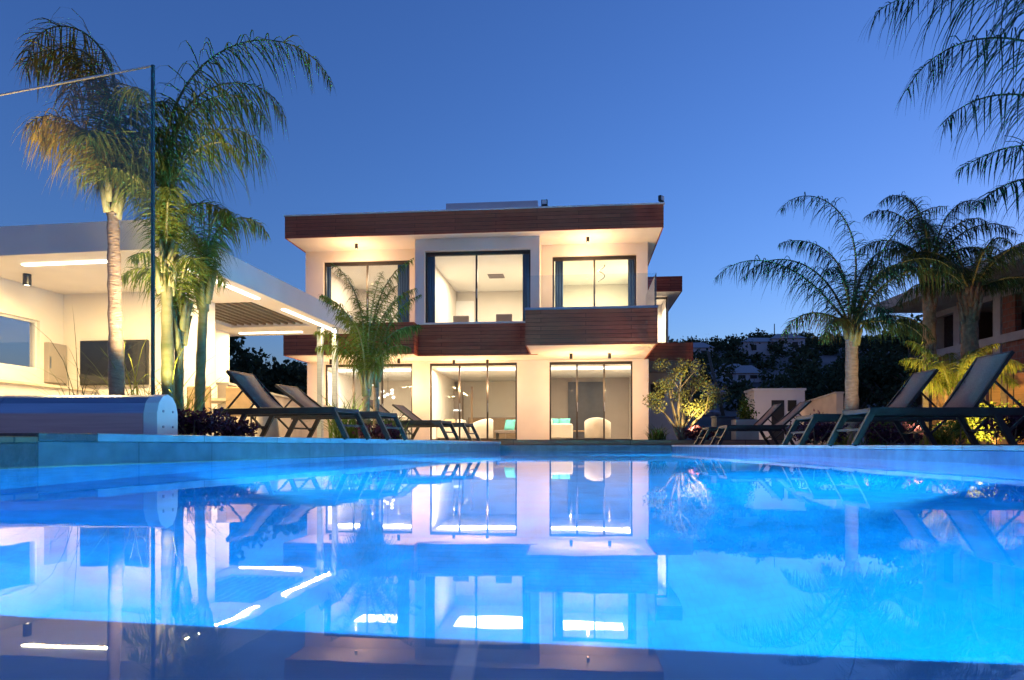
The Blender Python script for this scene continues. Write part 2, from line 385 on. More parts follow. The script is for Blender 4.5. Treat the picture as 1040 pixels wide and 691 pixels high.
def wall_boxes(mb, u0, u1, z0, z1, v0, th, ops):
    """front wall with rectangular openings (u0,u1,z0,z1) from left to right"""
    cur = u0
    for (a, b_, c, d) in sorted(ops):
        if a > cur: mb.box(cur, a, v0, v0+th, z0, z1)
        if c > z0: mb.box(a, b_, v0, v0+th, z0, c)
        if d < z1: mb.box(a, b_, v0, v0+th, d, z1)
        cur = b_
    if cur < u1: mb.box(cur, u1, v0, v0+th, z0, z1)
def window(u0, u1, z0, z1, v, mull, parent=None, head=.09, fw=.055):
    mb = MB()
    mb.box(u0,u0+fw,v,v+.09,z0,z1); mb.box(u1-fw,u1,v,v+.09,z0,z1)
    mb.box(u0+fw,u1-fw,v,v+.09,z1-head,z1); mb.box(u0+fw,u1-fw,v,v+.09,z0,z0+.05)
    for m_ in mull: mb.box(m_-.03,m_+.03,v+.01,v+.08,z0+.05,z1-head)
    f = mb.build('window', M['frame'], parent)
    for m_ in mull: MB().box(m_+.012,m_+.028,v-.045,v+.008,(z0+z1)/2-.35,(z0+z1)/2-.05).build('handle', M['steel'], f)
    p = MB(); xs = [u0+fw]+[m_ for m_ in mull]+[u1-fw]
    for a, b_ in zip(xs, xs[1:]):
        p.box(a+(.03 if a in mull else 0), b_-(.03 if b_ in mull else 0), v+.04, v+.05, z0+.05, z1-head)
    p.build('pane', M['pane'], f)
    return f
# upper storey walls
UF = 4.02
w1 = (HU(328.5,1.6), HU(416,1.6)); zt1 = HZ(416,264,1.6)
w2 = (HU(431,.55), HU(538.8,.55)); zt2 = HZ(485,253.6,.55); zs2 = ZT+.05
w3 = (HU(561,1.6), HU(646.6,1.6)); zt3 = HZ(604,259.6,1.6)
uC0, uC1 = HU(421.5,.55), HU(548,.55)
uR = HU(657.8,1.6)
mb = MB(); wall_boxes(mb, uL+.04, uC0-.002, UF, ZS, 1.6, .25, [(w1[0],w1[1],UF,zt1)]); 
wall_boxes(mb, uC1+.002, uR, UF, ZS, 1.6, .25, [(w3[0],w3[1],UF,zt3)])
mb.box(uL+.04,uL+.29,1.852,10.4,UF,ZS); mb.box(uR-.25,uR,1.852,10.4,UF,ZS); mb.box(uL+.3,uR-.26,10.15,10.4,UF,ZS)
mb.build('upper_wall', M['plaster'], villa)
mb = MB(); wall_boxes(mb, uC0, uC1, ZT+.002, ZS-.002, .55, .30, [(w2[0],w2[1],zs2,zt2)])
mb.box(uC0,uC0+.2,.852,3.0,ZT+.002,ZS-.002); mb.box(uC1-.2,uC1,.852,3.0,ZT+.002,ZS-.002)
mb.build('bay_surround', M['plaster'], villa)
MB().box(uC0-.02,HU(534,.5),.50,.548,ZT+.004,ZT+.055).build('sill', M['cap'], villa)
window(w1[0],w1[1],UF,zt1,1.70,[(w1[0]+w1[1])/2], villa, head=.12)
window(w2[0],w2[1],zs2,zt2,.74,[HU(483.8,.74)], villa, head=.12)
window(w3[0],w3[1],UF,zt3,1.70,[HU(603.7,1.7)], villa, head=.12)
# bands
uLB1 = HU(420.5,0); uRB0 = HU(533.5,-1.5); uRB1 = HU(668,-1.5)
MB().box(uL-.02,uLB1-.035,.035,2.3,ZB+.004,UF-.01).build('balcony', M['plaster'], villa)
MB().box(uL-.05,uLB1,0,.033,ZB-.01,ZT).box(uLB1-.033,uLB1,.034,.56,ZB-.01,ZT).box(uL-.05,uL-.02,.034,2.3,ZB-.01,ZT).build('fascia', M['wood'], villa)
MB().box(uLB1-.03,HU(548,.55),.59,2.3,ZB+.006,ZT-.01).build('balcony', M['plaster'], villa)
MB().box(uLB1+.002,HU(546,.55),.555,.588,ZB-.01,ZT).build('fascia', M['wood'], villa)
bal = MB().box(uRB0+.035,uRB1-.035,-1.465,2.3,ZB+.008,UF-.005).build('balcony', M['plaster'], villa)
MB().box(uRB0,uRB1,-1.5,-1.467,ZB-.012,ZT+.01).box(uRB0,uRB0+.033,-1.466,.5,ZB-.012,ZT+.01).box(uRB1-.033,uRB1,-1.466,2.09,ZB-.012,ZT+.01).build('fascia', M['wood'], villa)
MB().box(uRB0-.015,uRB1+.015,-1.52,-1.40,ZT+.012,ZT+.075).box(uRB1-.10,uRB1+.015,-1.398,2.0,ZT+.012,ZT+.075).build('parapet_cap', M['steel'], villa)
gr = MB().box(uRB0+.05,uRB1-.03,-1.47,-1.458,ZT+.077,ZT+1.02).box(uRB1-.042,uRB1-.03,-1.456,1.55,ZT+.077,ZT+1.02).build('glass_railing', M['rail_glass'], villa)
# ground storey wall
uG0, uG1 = HU(312,2.1), HU(658.7,2.1)
g1 = (HU(330,2.1), HU(418.7,2.1)); g2 = (HU(436.3,2.1), HU(525,2.1)); g3 = (HU(558,2.1), HU(642.5,2.1)); ZW = 3.0
mb = MB(); wall_boxes(mb, uG0, uG1, FL, ZB, 2.1, .25, [(g1[0],g1[1],FL,ZW),(g2[0],g2[1],FL,ZW),(g3[0],g3[1],FL,ZW)])
mb.box(uG0,uG0+.25,2.352,10.4,FL,ZB); mb.box(uG1-.25,uG1,2.352,10.4,FL,ZB); mb.box(uG0+.26,uG1-.26,10.15,10.4,FL,ZB)
mb.build('lower_wall', M['plaster'], villa)
window(g1[0],g1[1],FL,ZW,2.17,[HU(359,2.17),HU(388,2.17)], villa)
window(g2[0],g2[1],FL,ZW,2.17,[HU(466.6,2.17),HU(495,2.17)], villa)
window(g3[0],g3[1],FL,ZW,2.17,[HU(586,2.17),HU(613.5,2.17)], villa)
# rooms: slabs, ceilings, partitions, back walls
p1 = HU(428,2.1); p2 = HU(541.5,2.1)
MB().box(uG0+.25,uG1-.25,2.36,10.1,FL-.1,FL+.004).build('room_floor', M['roomfloor'], villa)
MB().box(uG0+.25,uG1-.25,2.36,10.1,2.96,3.05).build('room_ceiling', M['ceil'], villa)
MB().box(uL+.3,uR-.26,2.31,10.1,UF-.2,UF+.004).build('room_floor', M['roomfloor'], villa)
MB().box(uC0+.21,uC1-.21,.86,3.0,UF-.2,UF+.003).build('room_floor', M['roomfloor'], villa)
MB().box(uL+.3,uR-.26,1.86,10.1,6.62,6.70).box(uC0+.21,uC1-.21,.87,1.858,6.62,6.70).build('room_ceiling', M['ceil'], villa)
MB().box(p1-.1,p1+.1,2.36,8.0,FL+.006,2.958).box(p2-.1,p2+.1,2.36,8.0,FL+.006,2.958).box(uC0+.02,uC0+.18,3.01,8,UF+.006,6.618).box(uC1-.18,uC1-.02,3.01,8,UF+.006,6.618).build('room_partition', M['room'], villa)
MB().box(uG0+.26,p1-.11,8.0,8.1,FL+.006,2.958).box(p1+.11,p2-.11,8.6,8.7,FL+.006,2.958).box(uL+.3,uC0,6.4,6.5,UF+.006,6.618).box(uC0+.2,uC1-.2,7.2,7.3,UF+.006,6.618).box(uC1,uR-.26,6.4,6.5,UF+.006,6.618).build('room_back_wall', M['room'], villa)
MB().box(p2+.11,uG1-.26,7.4,7.5,FL+.006,2.958).build('room_back_wall', M['taupe'], villa)
# rear wing to the right: upper roof box, window, side canopy, lower wall
uw0, uw1 = uR+.02, HU(693,9.0)
MB().box(uw0+.1,uw1-.035,9.035,14,6.87,7.5).build('rear_roof', M['plaster'], villa)
MB().box(uw0,uw1,9,9.033,6.86,7.52).box(uw1-.033,uw1,9.034,14,6.86,7.52).build('rear_fascia', M['wood'], villa)
uv1 = HU(677.5,9.9)
mb = MB(); mb.box(uw0,uv1-.02,9.9,14,4.0,4.35).box(uw0,uv1+.12,9.85,9.898,4.30,4.42).box(uw0,uv1+.05,12,12.2,4.36,6.86).box(uv1+.002,uv1+.06,9.955,11.998,4.43,6.86); mb.build('rear_wall', M['plaster'], villa)
window(uw0+.02, uv1, 4.43, 6.80, 9.86, [], villa)
cu1 = HU(703,4.0)
MB().box(uG1+.02,cu1-.035,3.835,8.4,3.22,3.84).build('canopy', M['plaster'], villa)
MB().box(uG1+.01,cu1,3.8,3.833,3.20,3.86).box(cu1-.033,cu1,3.834,8.4,3.20,3.86).build('canopy_fascia', M['wood'], villa)
us1 = HU(692,8.0)
mb = MB(); wall_boxes(mb, uG1+.01, us1, .2, 3.21, 8.0, .2, [(HU(660.5,8),HU(675,8),HZ(668,405,8),HZ(668,390,8))]); mb.build('side_wall', M['plaster'], villa)
MB().box(HU(660.5,8),HU(675,8),8.08,8.1,HZ(668,405,8),HZ(668,390,8)).build('side_window', M['black'], villa)
# roof-top parapet
MB().box(HU(453,5),HU(546,5),5,8,ZR+.05,HZ(500,205.3,5)).build('roof_parapet', M['plaster2'], villa)

# interior cove lights (lamps of the place) + soft area lamps
def HP(px, py, v): return HW(HU(px,v), v, HZ(px,py,v))
def cove(name, u0, u1, v0, v1, z, label, w, m=None, col=NEUT):
    t_ = thing(name, label, 'ceiling light', HW((u0+u1)/2,(v0+v1)/2,z), -TH, 'ceiling cove lights in the villa')
    hu, hv = (u1-u0)/2, (v1-v0)/2
    MB().box(-hu,hu,-hv,hv,0,.02).build('diffuser', m or M['ledw'], t_)
    fr = MB(); fr.box(-hu-.03,-hu-.002,-hv,hv,-.012,.02); fr.box(hu+.002,hu+.03,-hv,hv,-.012,.02); fr.build('trim', M['cap'], t_)
    area('room_lamp', HW((u0+u1)/2,(v0+v1)/2,z-.03), None, u1-u0, v1-v0, col, w, rz=-TH)
cove('cove_light', uG0+.5,p1-.3,3.3,4.0,2.935,'white cove light strip above the dining room table in the left lower window',42)
cove('cove_light', p1+.3,p2-.3,3.3,4.0,2.935,'white cove light strip inside the middle lower window',42)
cove('cove_light', p2+.3,uG1-.5,3.3,4.0,2.935,'white cove light strip inside the right lower window above the sofas',34)
area('bedroom_lamp', HW((w1[0]+w1[1])/2,4.2,6.55), None, 2.2,1.2, NEUT, 26, rz=-TH)
area('bedroom_lamp', HW((w2[0]+w2[1])/2,4.2,6.55), None, 2.6,1.6, NEUT, 54, rz=-TH)
area('bedroom_lamp', HW((w3[0]+w3[1])/2,4.0,6.55), None, 2.2,1.2, (1,.84,.52), 58, rz=-TH)
area('rear_lamp', HW((uw0+uv1)/2,11,6.5), None, .5,.8, NEUT, 20, rz=-TH)

# downlights on the soffits
def downlight(px, py, v, z, label, w, r=.05, h=.16, grp='black soffit downlights of the villa'):
    u = HU(px, v); p = HW(u, v, z)
    t_ = thing('downlight', label, 'lamp', p, -TH, grp)
    MB().lathe([(0,0),(r,0),(r,-h),(r-.012,-h),(r-.015,-h+.02),(0,-h+.02)],14).build('housing', M['black'], t_)
    MB().lathe([(0,-h+.015),(r-.017,-h+.012)],14).build('bulb', M['bulb'], t_)
    spot('downlight_lamp', p+Vector((0,0,-h-.005)), p+Vector((0,0,-3)), WARM, w*1.2, 150, .02, 1)
    point('soffit_bounce_fill', p+Vector((0,0,-h-.75)), WARM, w*1.8, 0)  # added unseen fill lamp, imitates light bounced up onto the soffit
downlight(362,247,.85,ZS,'black downlight glowing under the roof soffit above the left upper window',75)
downlight(597,247,.85,ZS,'black downlight glowing under the roof soffit above the right upper window',75)
downlight(461,366,1.80,ZB,'black downlight above the left part of the middle lower window',60)
downlight(495,366,1.80,ZB,'black downlight above the right part of the middle lower window',60)
downlight(580,362,.55,ZB,'black downlight left of centre above the right lower window',75)
downlight(619,362,.55,ZB,'black downlight right of centre above the right lower window',75)
downlight(336,366,1.2,ZB,'black downlight above the left end of the left lower window behind the palm',60)
downlight(405,366,1.2,ZB,'black downlight above the right end of the left lower window',60)
# flood lights on the roof edge
def flood(px, py0, v, label, yaw):
    p = HW(HU(px,v), v, ZR+.045)
    t_ = thing('floodlight', label, 'floodlight', p, -TH+yaw, 'floodlights on the villa roof edge')
    MB().box(-.015,.015,-.015,.015,0,.10).box(-.10,.10,-.02,.02,.10,.125).build('bracket', M['black'], t_)
    MB().box(-.10,.10,-.05,.05,.127,.30).build('head', M['black'], t_, bevel=.012)
    MB().box(-.075,.075,-.058,-.052,.15,.28).build('lens', M['endplate'], t_)
flood(553,203,.25,'small floodlight on the middle of the villa roof edge',R(-5))
flood(671.5,200,.25,'small floodlight at the right corner of the villa roof edge',R(50))
# curtains
def curtain(px0, px1, v, z0, z1, label):
    u0, u1 = HU(px0,v), HU(px1,v); n = max(10, int((u1-u0)*60)); mb = MB()
    for i in range(n+1):
        u = (u1-u0)*i/n; dv = .03*math.sin(i*1.25)
        mb.v += [(u,dv,0),(u,dv,z1-z0)]
    for i in range(n): mb.f.append((2*i,2*i+2,2*i+3,2*i+1))
    o = mb.build('curtain', M['curtain'], smooth=True); o.location = HW(u0,v,z0); o.rotation_euler = (0,0,-TH)
    sd = o.modifiers.new('solid','SOLIDIFY'); sd.thickness = .008
    tag(o, label, 'curtain', 'blue curtains in the upper windows')
curtain(431.8,442,1.0,UF+.02,6.55,'blue curtain gathered at the left of the middle upper window')
curtain(531,538,1.0,UF+.02,6.55,'blue curtain gathered at the right of the middle upper window')
curtain(564,572,1.95,UF+.02,6.55,'blue curtain gathered at the left of the right upper window')
curtain(638,645.5,1.95,UF+.02,6.55,'blue curtain gathered at the right of the right upper window')
curtain(404,415,1.95,UF+.02,6.55,'blue curtain gathered at the right of the left upper window')
curtain(330,336,1.95,UF+.02,6.55,'blue curtain gathered at the left of the left upper window behind the palm')

# ---- furniture seen through the windows
def sofa(px, v, wdt, label, rz, mtl, arms=True):
    p = HW(HU(px,v), v, FL+.005); t_ = thing('sofa', label, 'sofa', p, -TH+rz)
    MB().box(-wdt/2,wdt/2,-.40,.35,.10,.42).build('seat', mtl, t_, bevel=.04)
    MB().box(-wdt/2,wdt/2,.36,.56,.10,.82).build('backrest', mtl, t_, bevel=.05)
    for sx in (-1,1): MB().box(sx*(wdt/2+.10)-.09,sx*(wdt/2+.10)+.09,-.40,.56,.10,.62).build('armrest', mtl, t_, bevel=.04)
    for sx in (-1,1):
        for y in (-.33,.48): MB().box(sx*(wdt/2)-.02,sx*(wdt/2)+.02,y-.02,y+.02,0,.098).build('leg', M['black'], t_)
    return p
def cushion(p, label, mtl, rz=0, tilt=.35):
    n = 8; mb = MB()
    for side in (-1,1):
        base = len(mb.v)
        for i in range(n+1):
            for j in range(n+1):
                x, y = i/n*2-1, j/n*2-1; th = .085*max(0,(1-x**4)*(1-y**4))**.5
                mb.v.append((x*.22, side*th, y*.22+.22))
        for i in range(n):
            for j in range(n): mb.f.append((base+i*(n+1)+j, base+(i+1)*(n+1)+j, base+(i+1)*(n+1)+j+1, base+i*(n+1)+j+1))
    o = mb.build('cushion', mtl, smooth=True); o.location = p; o.rotation_euler = (-tilt,0,-TH+rz)
    tag(o, label, 'cushion', 'cushions on the sofas')
sofa(571,4.6,1.3,'cream sofa with teal cushions at the left of the right lower window',R(90),M['cream'])
cushion(HW(HU(566,4.4),4.4,FL+.43),'teal cushion leaning at the left on the cream sofa',M['teal'],R(30))
cushion(HW(HU(572.5,4.3),4.3,FL+.43),'pale teal cushion leaning at the right on the cream sofa',M['teal'],R(-10))
def armchair(px, v, label, rz, mtl):
    p = HW(HU(px,v), v, FL+.005); t_ = thing('armchair', label, 'armchair', p, -TH+rz, 'tub armchairs in the living rooms')
    MB().lathe([(0,.10),(.36,.10),(.38,.40),(.34,.44),(0,.44)],20).build('seat', mtl, t_, smooth=True)
    mb = MB(); n = 18
    for i in range(n+1):
        a = R(-20)+R(220)*i/n; hgt = .58+.24*math.sin(math.pi*i/n)
        for r, z in ((.40,.10),(.47,.10),(.48,hgt-.02),(.44,hgt),(.40,hgt-.02)): mb.v.append((r*math.cos(a), r*math.sin(a), z))
    for i in range(n):
        for q in range(5): mb.f.append((i*5+q,(i+1)*5+q,(i+1)*5+(q+1)%5,i*5+(q+1)%5))
    mb.f += [(0,1,2,3,4),tuple(n*5+q for q in (4,3,2,1,0))]
    mb.build('backrest', mtl, t_, smooth=True)
    for a in (45,135,225,315): MB().bar((.25*math.cos(R(a)),.25*math.sin(R(a)),.1),(.29*math.cos(R(a)),.29*math.sin(R(a)),0),.03).build('leg', M['oak'], t_)
armchair(607,3.6,'white tub armchair seen from behind in the right lower window',R(170),M['cream'])
armchair(488,4.0,'white tub armchair in the middle lower window',R(-120),M['cream'])
sofa(457,4.8,1.0,'white sofa with tan cushion at the left of the middle lower window',R(-90),M['cream'])
cushion(HW(HU(457,4.5),4.5,FL+.43),'tan cushion on the white sofa in the middle lower window',M['tan'],R(20))
cushion(HW(HU(517,5.2),5.2,FL+.43),'teal cushion on the bench at the right of the middle lower window',M['teal'],R(-20))
p = HW(HU(516,5.4),5.4,FL+.005); t_ = thing('bench','low dark bench by the right wall of the middle lower window','bench',p,-TH)
MB().box(-.5,.5,-.3,.3,.3,.425).build('seat', M['brownseat'], t_, bevel=.02)
for sx in (-1,1): MB().box(sx*.42-.03,sx*.42+.03,-.28,.28,0,.298).build('leg', M['black'], t_)
# slate door panel at the back of the right room
o = MB().box(HU(577,7.3),HU(613,7.3),7.30,7.38,FL+.03,HZ(595,388,7.3)).build('panel', M['slate']); 
o.location = (HO.x,HO.y,0); o.rotation_euler = (0,0,-TH); tag(o,'tall dark slate panel on the back wall of the right living room','wall panel')
# coffee table, console, kitchen units
p = HW(HU(590,5.6),5.6,FL+.005); t_ = thing('coffee_table','low oak coffee table between sofa and white armchair','table',p,-TH)
MB().box(-.6,.6,-.35,.35,.36,.41).build('table_top', M['oak'], t_, bevel=.01)
for sx in (-1,1):
    for sy in (-1,1): MB().box(sx*.54-.025,sx*.54+.025,sy*.29-.025,sy*.29+.025,0,.358).build('leg', M['black'], t_)
p = HW(HU(504,8.2),8.2,FL+.005); t_ = thing('sideboard','taupe sideboard along the back of the middle lower room','cabinet',p,-TH)
MB().box(-1.2,1.0,-.25,.25,.08,1.05).build('body', M['taupe'], t_, bevel=.01)
for i in range(4): MB().box(-1.18+i*.545,-1.18+i*.545+.52,-.275,-.252,.12,1.0).build('door', M['oak'], t_)
# tall cabinet + clock at the left of middle room
p = HW(HU(449,8.0),8.0,FL+.005); t_ = thing('tall_cabinet','tall grey cabinet wall behind the white sofa','cabinet',p,-TH)
MB().box(-.75,.9,-.2,.3,0,2.2).build('body', M['taupe'], t_, bevel=.008)
MB().box(-.73,.88,-.225,-.202,1.32,1.36).build('lit_shelf', M['ledw'], t_)
for i in range(3): MB().box(-.73+i*.54,-.73+i*.54+.52,-.222,-.202,.05,1.28).build('door', M['taupe'], t_)
p = HW(HU(453,7.7),7.72,HZ(453,406,7.7)); t_ = thing('wall_clock','round dark clock with open ring on the cabinet in the middle lower room','clock',p,-TH)
mb = MB(); mb.tube([(.26*math.cos(a*R(15)),0,.26*math.sin(a*R(15))) for a in range(25)],.035,8,False); mb.build('rim', M['black'], t_, smooth=True)
MB().bar((0,0,0),(.1,0,.12),.025).bar((0,0,0),(-.02,0,.2),.02).build('hand', M['black'], t_)
# staircase handrail / glass in the middle room
o = MB().box(HU(478,7),HU(480,7),7,7.1,FL+.02,2.6).build('post', M['oak']); o.location=(HO.x,HO.y,0); o.rotation_euler=(0,0,-TH); tag(o,'slender brown timber post in the middle lower room','post')
# dining room
p = HW(HU(385,4.6),4.6,FL+.005); t_ = thing('dining_table','long white dining table behind the palm in the left lower window','table',p,-TH)
MB().box(-1.0,1.0,-.45,.45,.70,.75).build('table_top', M['cap'], t_, bevel=.01)
for sx in (-1,1): MB().box(sx*.7-.06,sx*.7+.06,-.3,.3,0,.698).build('leg', M['black'], t_)
def chair(p, rz, label, mtl, grp, first=[None]):
    t_ = thing('dining_chair', label, 'chair', p, rz, grp)
    MB().box(-.22,.22,-.22,.22,.42,.47).build('seat', mtl, t_, bevel=.015)
    MB().box(-.22,.22,.20,.25,.48,.92).build('backrest', mtl, t_, bevel=.02)
    for sx in (-1,1):
        for sy in (-1,1): MB().bar((sx*.19,sy*.19,.42),(sx*.20,sy*.21,0),.028).build('leg', M['black'], t_)
    return t_
c0 = chair(HW(HU(374,3.9),3.9,FL+.005), -TH+math.pi, 'white dining chair at the left end of the white table', M['cream'], 'white dining chairs in the left lower room')
dup(c0, HW(HU(394,3.9),3.9,FL+.005), -TH+math.pi, 'white dining chair at the middle of the white table')
dup(c0, HW(HU(409,3.9),3.9,FL+.005), -TH+math.pi, 'white dining chair at the right end of the white table')
def pendants(px, py, v, label, n, dz=.3, grp=None):
    p = HP(px,py,v); t_ = thing('chandelier', label, 'chandelier', p, -TH)
    top = 2.95-p.z if p.z < 3.2 else 6.61-p.z
    MB().tube([(0,0,-.5),(0,0,top)],.008,6).build('stem', M['black'], t_)
    for i in range(n):
        a = i*2.4; x, z = .22*math.cos(a)*(1 if n > 4 else .5), -.55+i*dz/1.0*.55
        g_ = MB().lathe([(0,-.045),(.05,-.02),(.065,.02),(.05,.055),(0,.07)],10,(x,.12*math.sin(a),z)); g_.build('globe', M['bulb2'], t_, smooth=True)
    return t_
pendants(384.5,405,4.2,'tall cluster pendant with stacked glowing globes in the left lower window',5,.5)
pendants(394,390,5.0,'wide chandelier with glowing globes near the ceiling of the left lower room',6,.10)
# upper rooms
def easy(px, v, label, rz, mtl):
    p = HW(HU(px,v), v, UF+.005); t_ = thing('lounge_chair', label, 'chair', p, -TH+rz, 'brown chairs in the middle upper room')
    MB().box(-.3,.3,-.3,.3,.25,.42).build('seat', mtl, t_, bevel=.03)
    MB().box(-.3,.3,.28,.40,.30,.95).build('backrest', mtl, t_, bevel=.03)
    for sx in (-1,1):
        for sy in (-1,1): MB().box(sx*.26-.02,sx*.26+.02,sy*.26-.02,sy*.26+.02,0,.248).build('leg', M['black'], t_)
easy(470,4.2,'wide dark brown chair low at the left in the middle upper window',R(180),M['brownseat'])
easy(513,4.0,'small brown chair low at the right in the middle upper window',R(180),M['brownseat'])
p = HW(HU(504,4.6),4.6,6.618); t_ = thing('ceiling_vent','dark rectangular ceiling vent in the middle upper room','vent',p,-TH)
fr = MB(); fr.box(-.3,.3,-.3,-.26,-.02,0); fr.box(-.3,.3,.26,.3,-.02,0); fr.box(-.3,-.26,-.259,.259,-.02,0); fr.box(.26,.3,-.259,.259,-.02,0); fr.build('frame', M['brownseat'], t_)
MB().box(-.255,.255,-.255,.255,-.012,-.002).build('grille', M['brownseat'], t_)
# door in the middle upper room back wall
o = MB().box(HU(462,7.1),HU(481,7.1),7.12,7.18,UF+.02,UF+2.2).build('wardrobe', M['cap']); o.location=(HO.x,HO.y,0); o.rotation_euler=(0,0,-TH); tag(o,'white wardrobe at the back left of the middle upper room','wardrobe')
o = MB().box(HU(449.5,5),HU(451,5),4.9,5.2,UF+.02,UF+1.9).build('door', M['oak']); o.location=(HO.x,HO.y,0); o.rotation_euler=(0,0,-TH); tag(o,'narrow brown door edge at the left of the middle upper room','door')
# spiral chandelier, right upper room
p = HP(611,272,3.4); t_ = thing('chandelier','black twisted spiral chandelier in the right upper window','chandelier',p,-TH)
MB().tube([(.11*math.cos(a*.55),.11*math.sin(a*.55),.45-a*.033) for a in range(30)],.018,6).build('spiral', M['black'], t_, smooth=True)
MB().tube([(0,0,.42),(0,0,6.615-p.z)],.008,6).build('stem', M['black'], t_)
p = HW(HU(611,6.1),6.1,UF+.005); t_ = thing('headboard','cream padded headboard at the back of the right upper room','bed',p,-TH)
MB().box(-.9,.9,-.05,.1,0,1.35).build('headboard_panel', M['cream'], t_, bevel=.03)
MB().box(-.85,.85,-2.0,-.06,.2,.55).build('mattress', M['cream'], t_, bevel=.06)

# ------------------------------------------------------------------ pavilion
TP = R(8); c8, s8 = math.cos(TP), math.sin(TP); PO = Vector((-4.92,9.5))
def PW(u, v, z): return Vector((PO.x+u*c8+v*s8, PO.y-u*s8+v*c8, z))
pav = thing('pavilion','white flat roofed pavilion with glowing ceiling strips left of the pool','pavilion',(PO.x,PO.y,0),-TP)
ZC, ZP = 2.88, 3.30
mb = MB(); o0, o1, q0, q1 = -2.5, -.55, 3.5, 6.1
mb.box(-4.3,0,0,q0,ZC,ZP); mb.box(-4.3,0,q1,7.3,ZC,ZP); mb.box(-4.3,o0,q0,q1,ZC,ZP); mb.box(o1,0,q0,q1,ZC,ZP)
mb.build('roof', M['plaster2'], pav)
for i in range(11):
    u = o0+.10+i*.18; MB().box(u,u+.05,q0+.002,q1-.002,ZC+.04,ZC+.20).build('pergola_slat', M['oak'], pav)
def led(u0,u1,v0,v1):
    MB().box(u0,u1,v0,v1,ZC-.022,ZC-.002).build('light_strip', M['led'], pav)
led(-2.55,-1.05,.42,.50); led(-.30,-.22,1.0,3.2); led(-.30,-.22,4.2,6.6); led(-2.7,-1.1,6.80,6.88)
mb = MB(); PF = LZ
mb.box(-3.8,-3.6,-.2,.3,PF,ZC-.002); mb.box(-3.8,-3.6,.3,1.9,PF,1.45); mb.box(-3.8,-3.6,.3,1.9,2.31,ZC-.002); mb.box(-3.8,-3.6,1.9,2.42,PF,ZC-.002)
mb.box(-3.8,-1.3,2.422,2.62,PF,ZC-.002); mb.box(-1.5,-1.3,2.622,3.5,PF,ZC-.002)
mb.build('wall', M['plaster2'], pav)
wf = MB(); wf.box(-3.72,-3.66,.3,.34,1.45,2.31); wf.box(-3.72,-3.66,1.86,1.9,1.45,2.31); wf.box(-3.72,-3.66,.341,1.859,1.45,1.49); wf.box(-3.72,-3.66,.341,1.859,2.27,2.31)
wf = wf.build('window', M['cap'], pav); MB().box(-3.70,-3.69,.341,1.859,1.491,2.269).build('pane', M['pane'], wf)
MB().box(-3.5,-2.95,6.2,6.8,PF,ZC-.002).build('pillar', M['plaster2'], pav)
for u, v in ((-.42,6.35),(-.10,6.45)): MB().box(u-.06,u+.06,v-.06,v+.06,PF,ZC-.002).build('post', M['steel'], pav, bevel=.01)
p = PW(-3.0,1.0,ZC-.002); t_ = thing('downlight','black cylinder downlight under the pavilion ceiling','lamp',p,-TP)
MB().lathe([(0,0),(.06,0),(.06,-.18),(.045,-.18),(.045,-.165),(0,-.165)],14).build('housing', M['black'], t_)
MB().lathe([(0,-.17),(.044,-.172)],14).build('bulb', M['bulb'], t_)
PL = (1,.72,.31)
spot('pavilion_lamp', PW(-3.0,1.0,2.68), PW(-3.0,1.0,0), PL, 90, 140, .03, 1)
area('pavilion_lamp', PW(-1.8,.46,ZC-.03), None, 1.5,.08, PL, 30, rz=-TP)
area('pavilion_lamp', PW(-.26,2.1,ZC-.03), None, .08,2.2, PL, 30, rz=-TP)
area('pavilion_lamp', PW(-.26,5.4,ZC-.03), None, .08,2.4, PL, 30, rz=-TP)
area('pavilion_lamp', PW(-1.9,6.84,ZC-.03), None, 1.6,.08, PL, 24, rz=-TP)
# bar counter, tv, cabinet
t_ = thing('bar_counter','pale stone bar counter along the pavilion side wall','counter',PW(-3.25,1.3,PF),-TP)
MB().box(-.32,.30,-1.4,1.1,0,.86).build('body', M['plaster2'], t_)
MB().box(-.34,.36,-1.45,1.1,.862,.91).build('worktop', M['terracotta'], t_, bevel=.008)
t_ = thing('wall_cabinet','flat grey cabinet on the pavilion side wall beside the corner','cabinet',PW(-3.598,2.18,1.25),-TP)
MB().box(0,.10,-.2,.2,0,.70).build('body', M['taupe'], t_, bevel=.006)
MB().box(.101,.115,-.18,-.165,.25,.45).build('handle', M['steel'], t_)
t_ = thing('television','large black television on the pavilion back wall behind the palm trunk','television',PW(-2.55,2.40,1.62),-TP)
MB().box(-.66,.66,-.055,.0,-.40,.40).build('case', M['black'], t_, bevel=.006)
MB().box(-.635,.635,-.060,-.0555,-.375,.375).build('screen', M['tvglass'], t_)
# dining set in the pavilion
t_ = thing('dining_table','beige round table inside the pavilion behind the shrubs','table',PW(-.75,3.1,PF),-TP)
MB().lathe([(0,.70),(.55,.70),(.55,.745),(0,.745)],28).build('table_top', M['terracotta'], t_)
MB().lathe([(.28,0),(.28,.03),(.06,.06),(.05,.698),(0,.698)],18).build('base', M['black'], t_)
c0 = chair(PW(-.75,2.35,PF), -TP+math.pi, 'beige dining chair left of its twin in the pavilion', M['tan'], 'beige dining chairs in the pavilion')
dup(c0, PW(-.20,2.55,PF), -TP+math.pi+.3, 'beige dining chair nearest the pavilion right edge')
o = MB().lathe([(0,0),(.20,0),(.145,.42),(.125,.42),(.13,.36),(0,.36)],24).build('planter_pot', M['terracotta'], smooth=False)
o.location = W(271,444,10.6); o.location.z = LZ-.006; tag(o,'tapered beige pot standing under the nearest left lounger','pot')

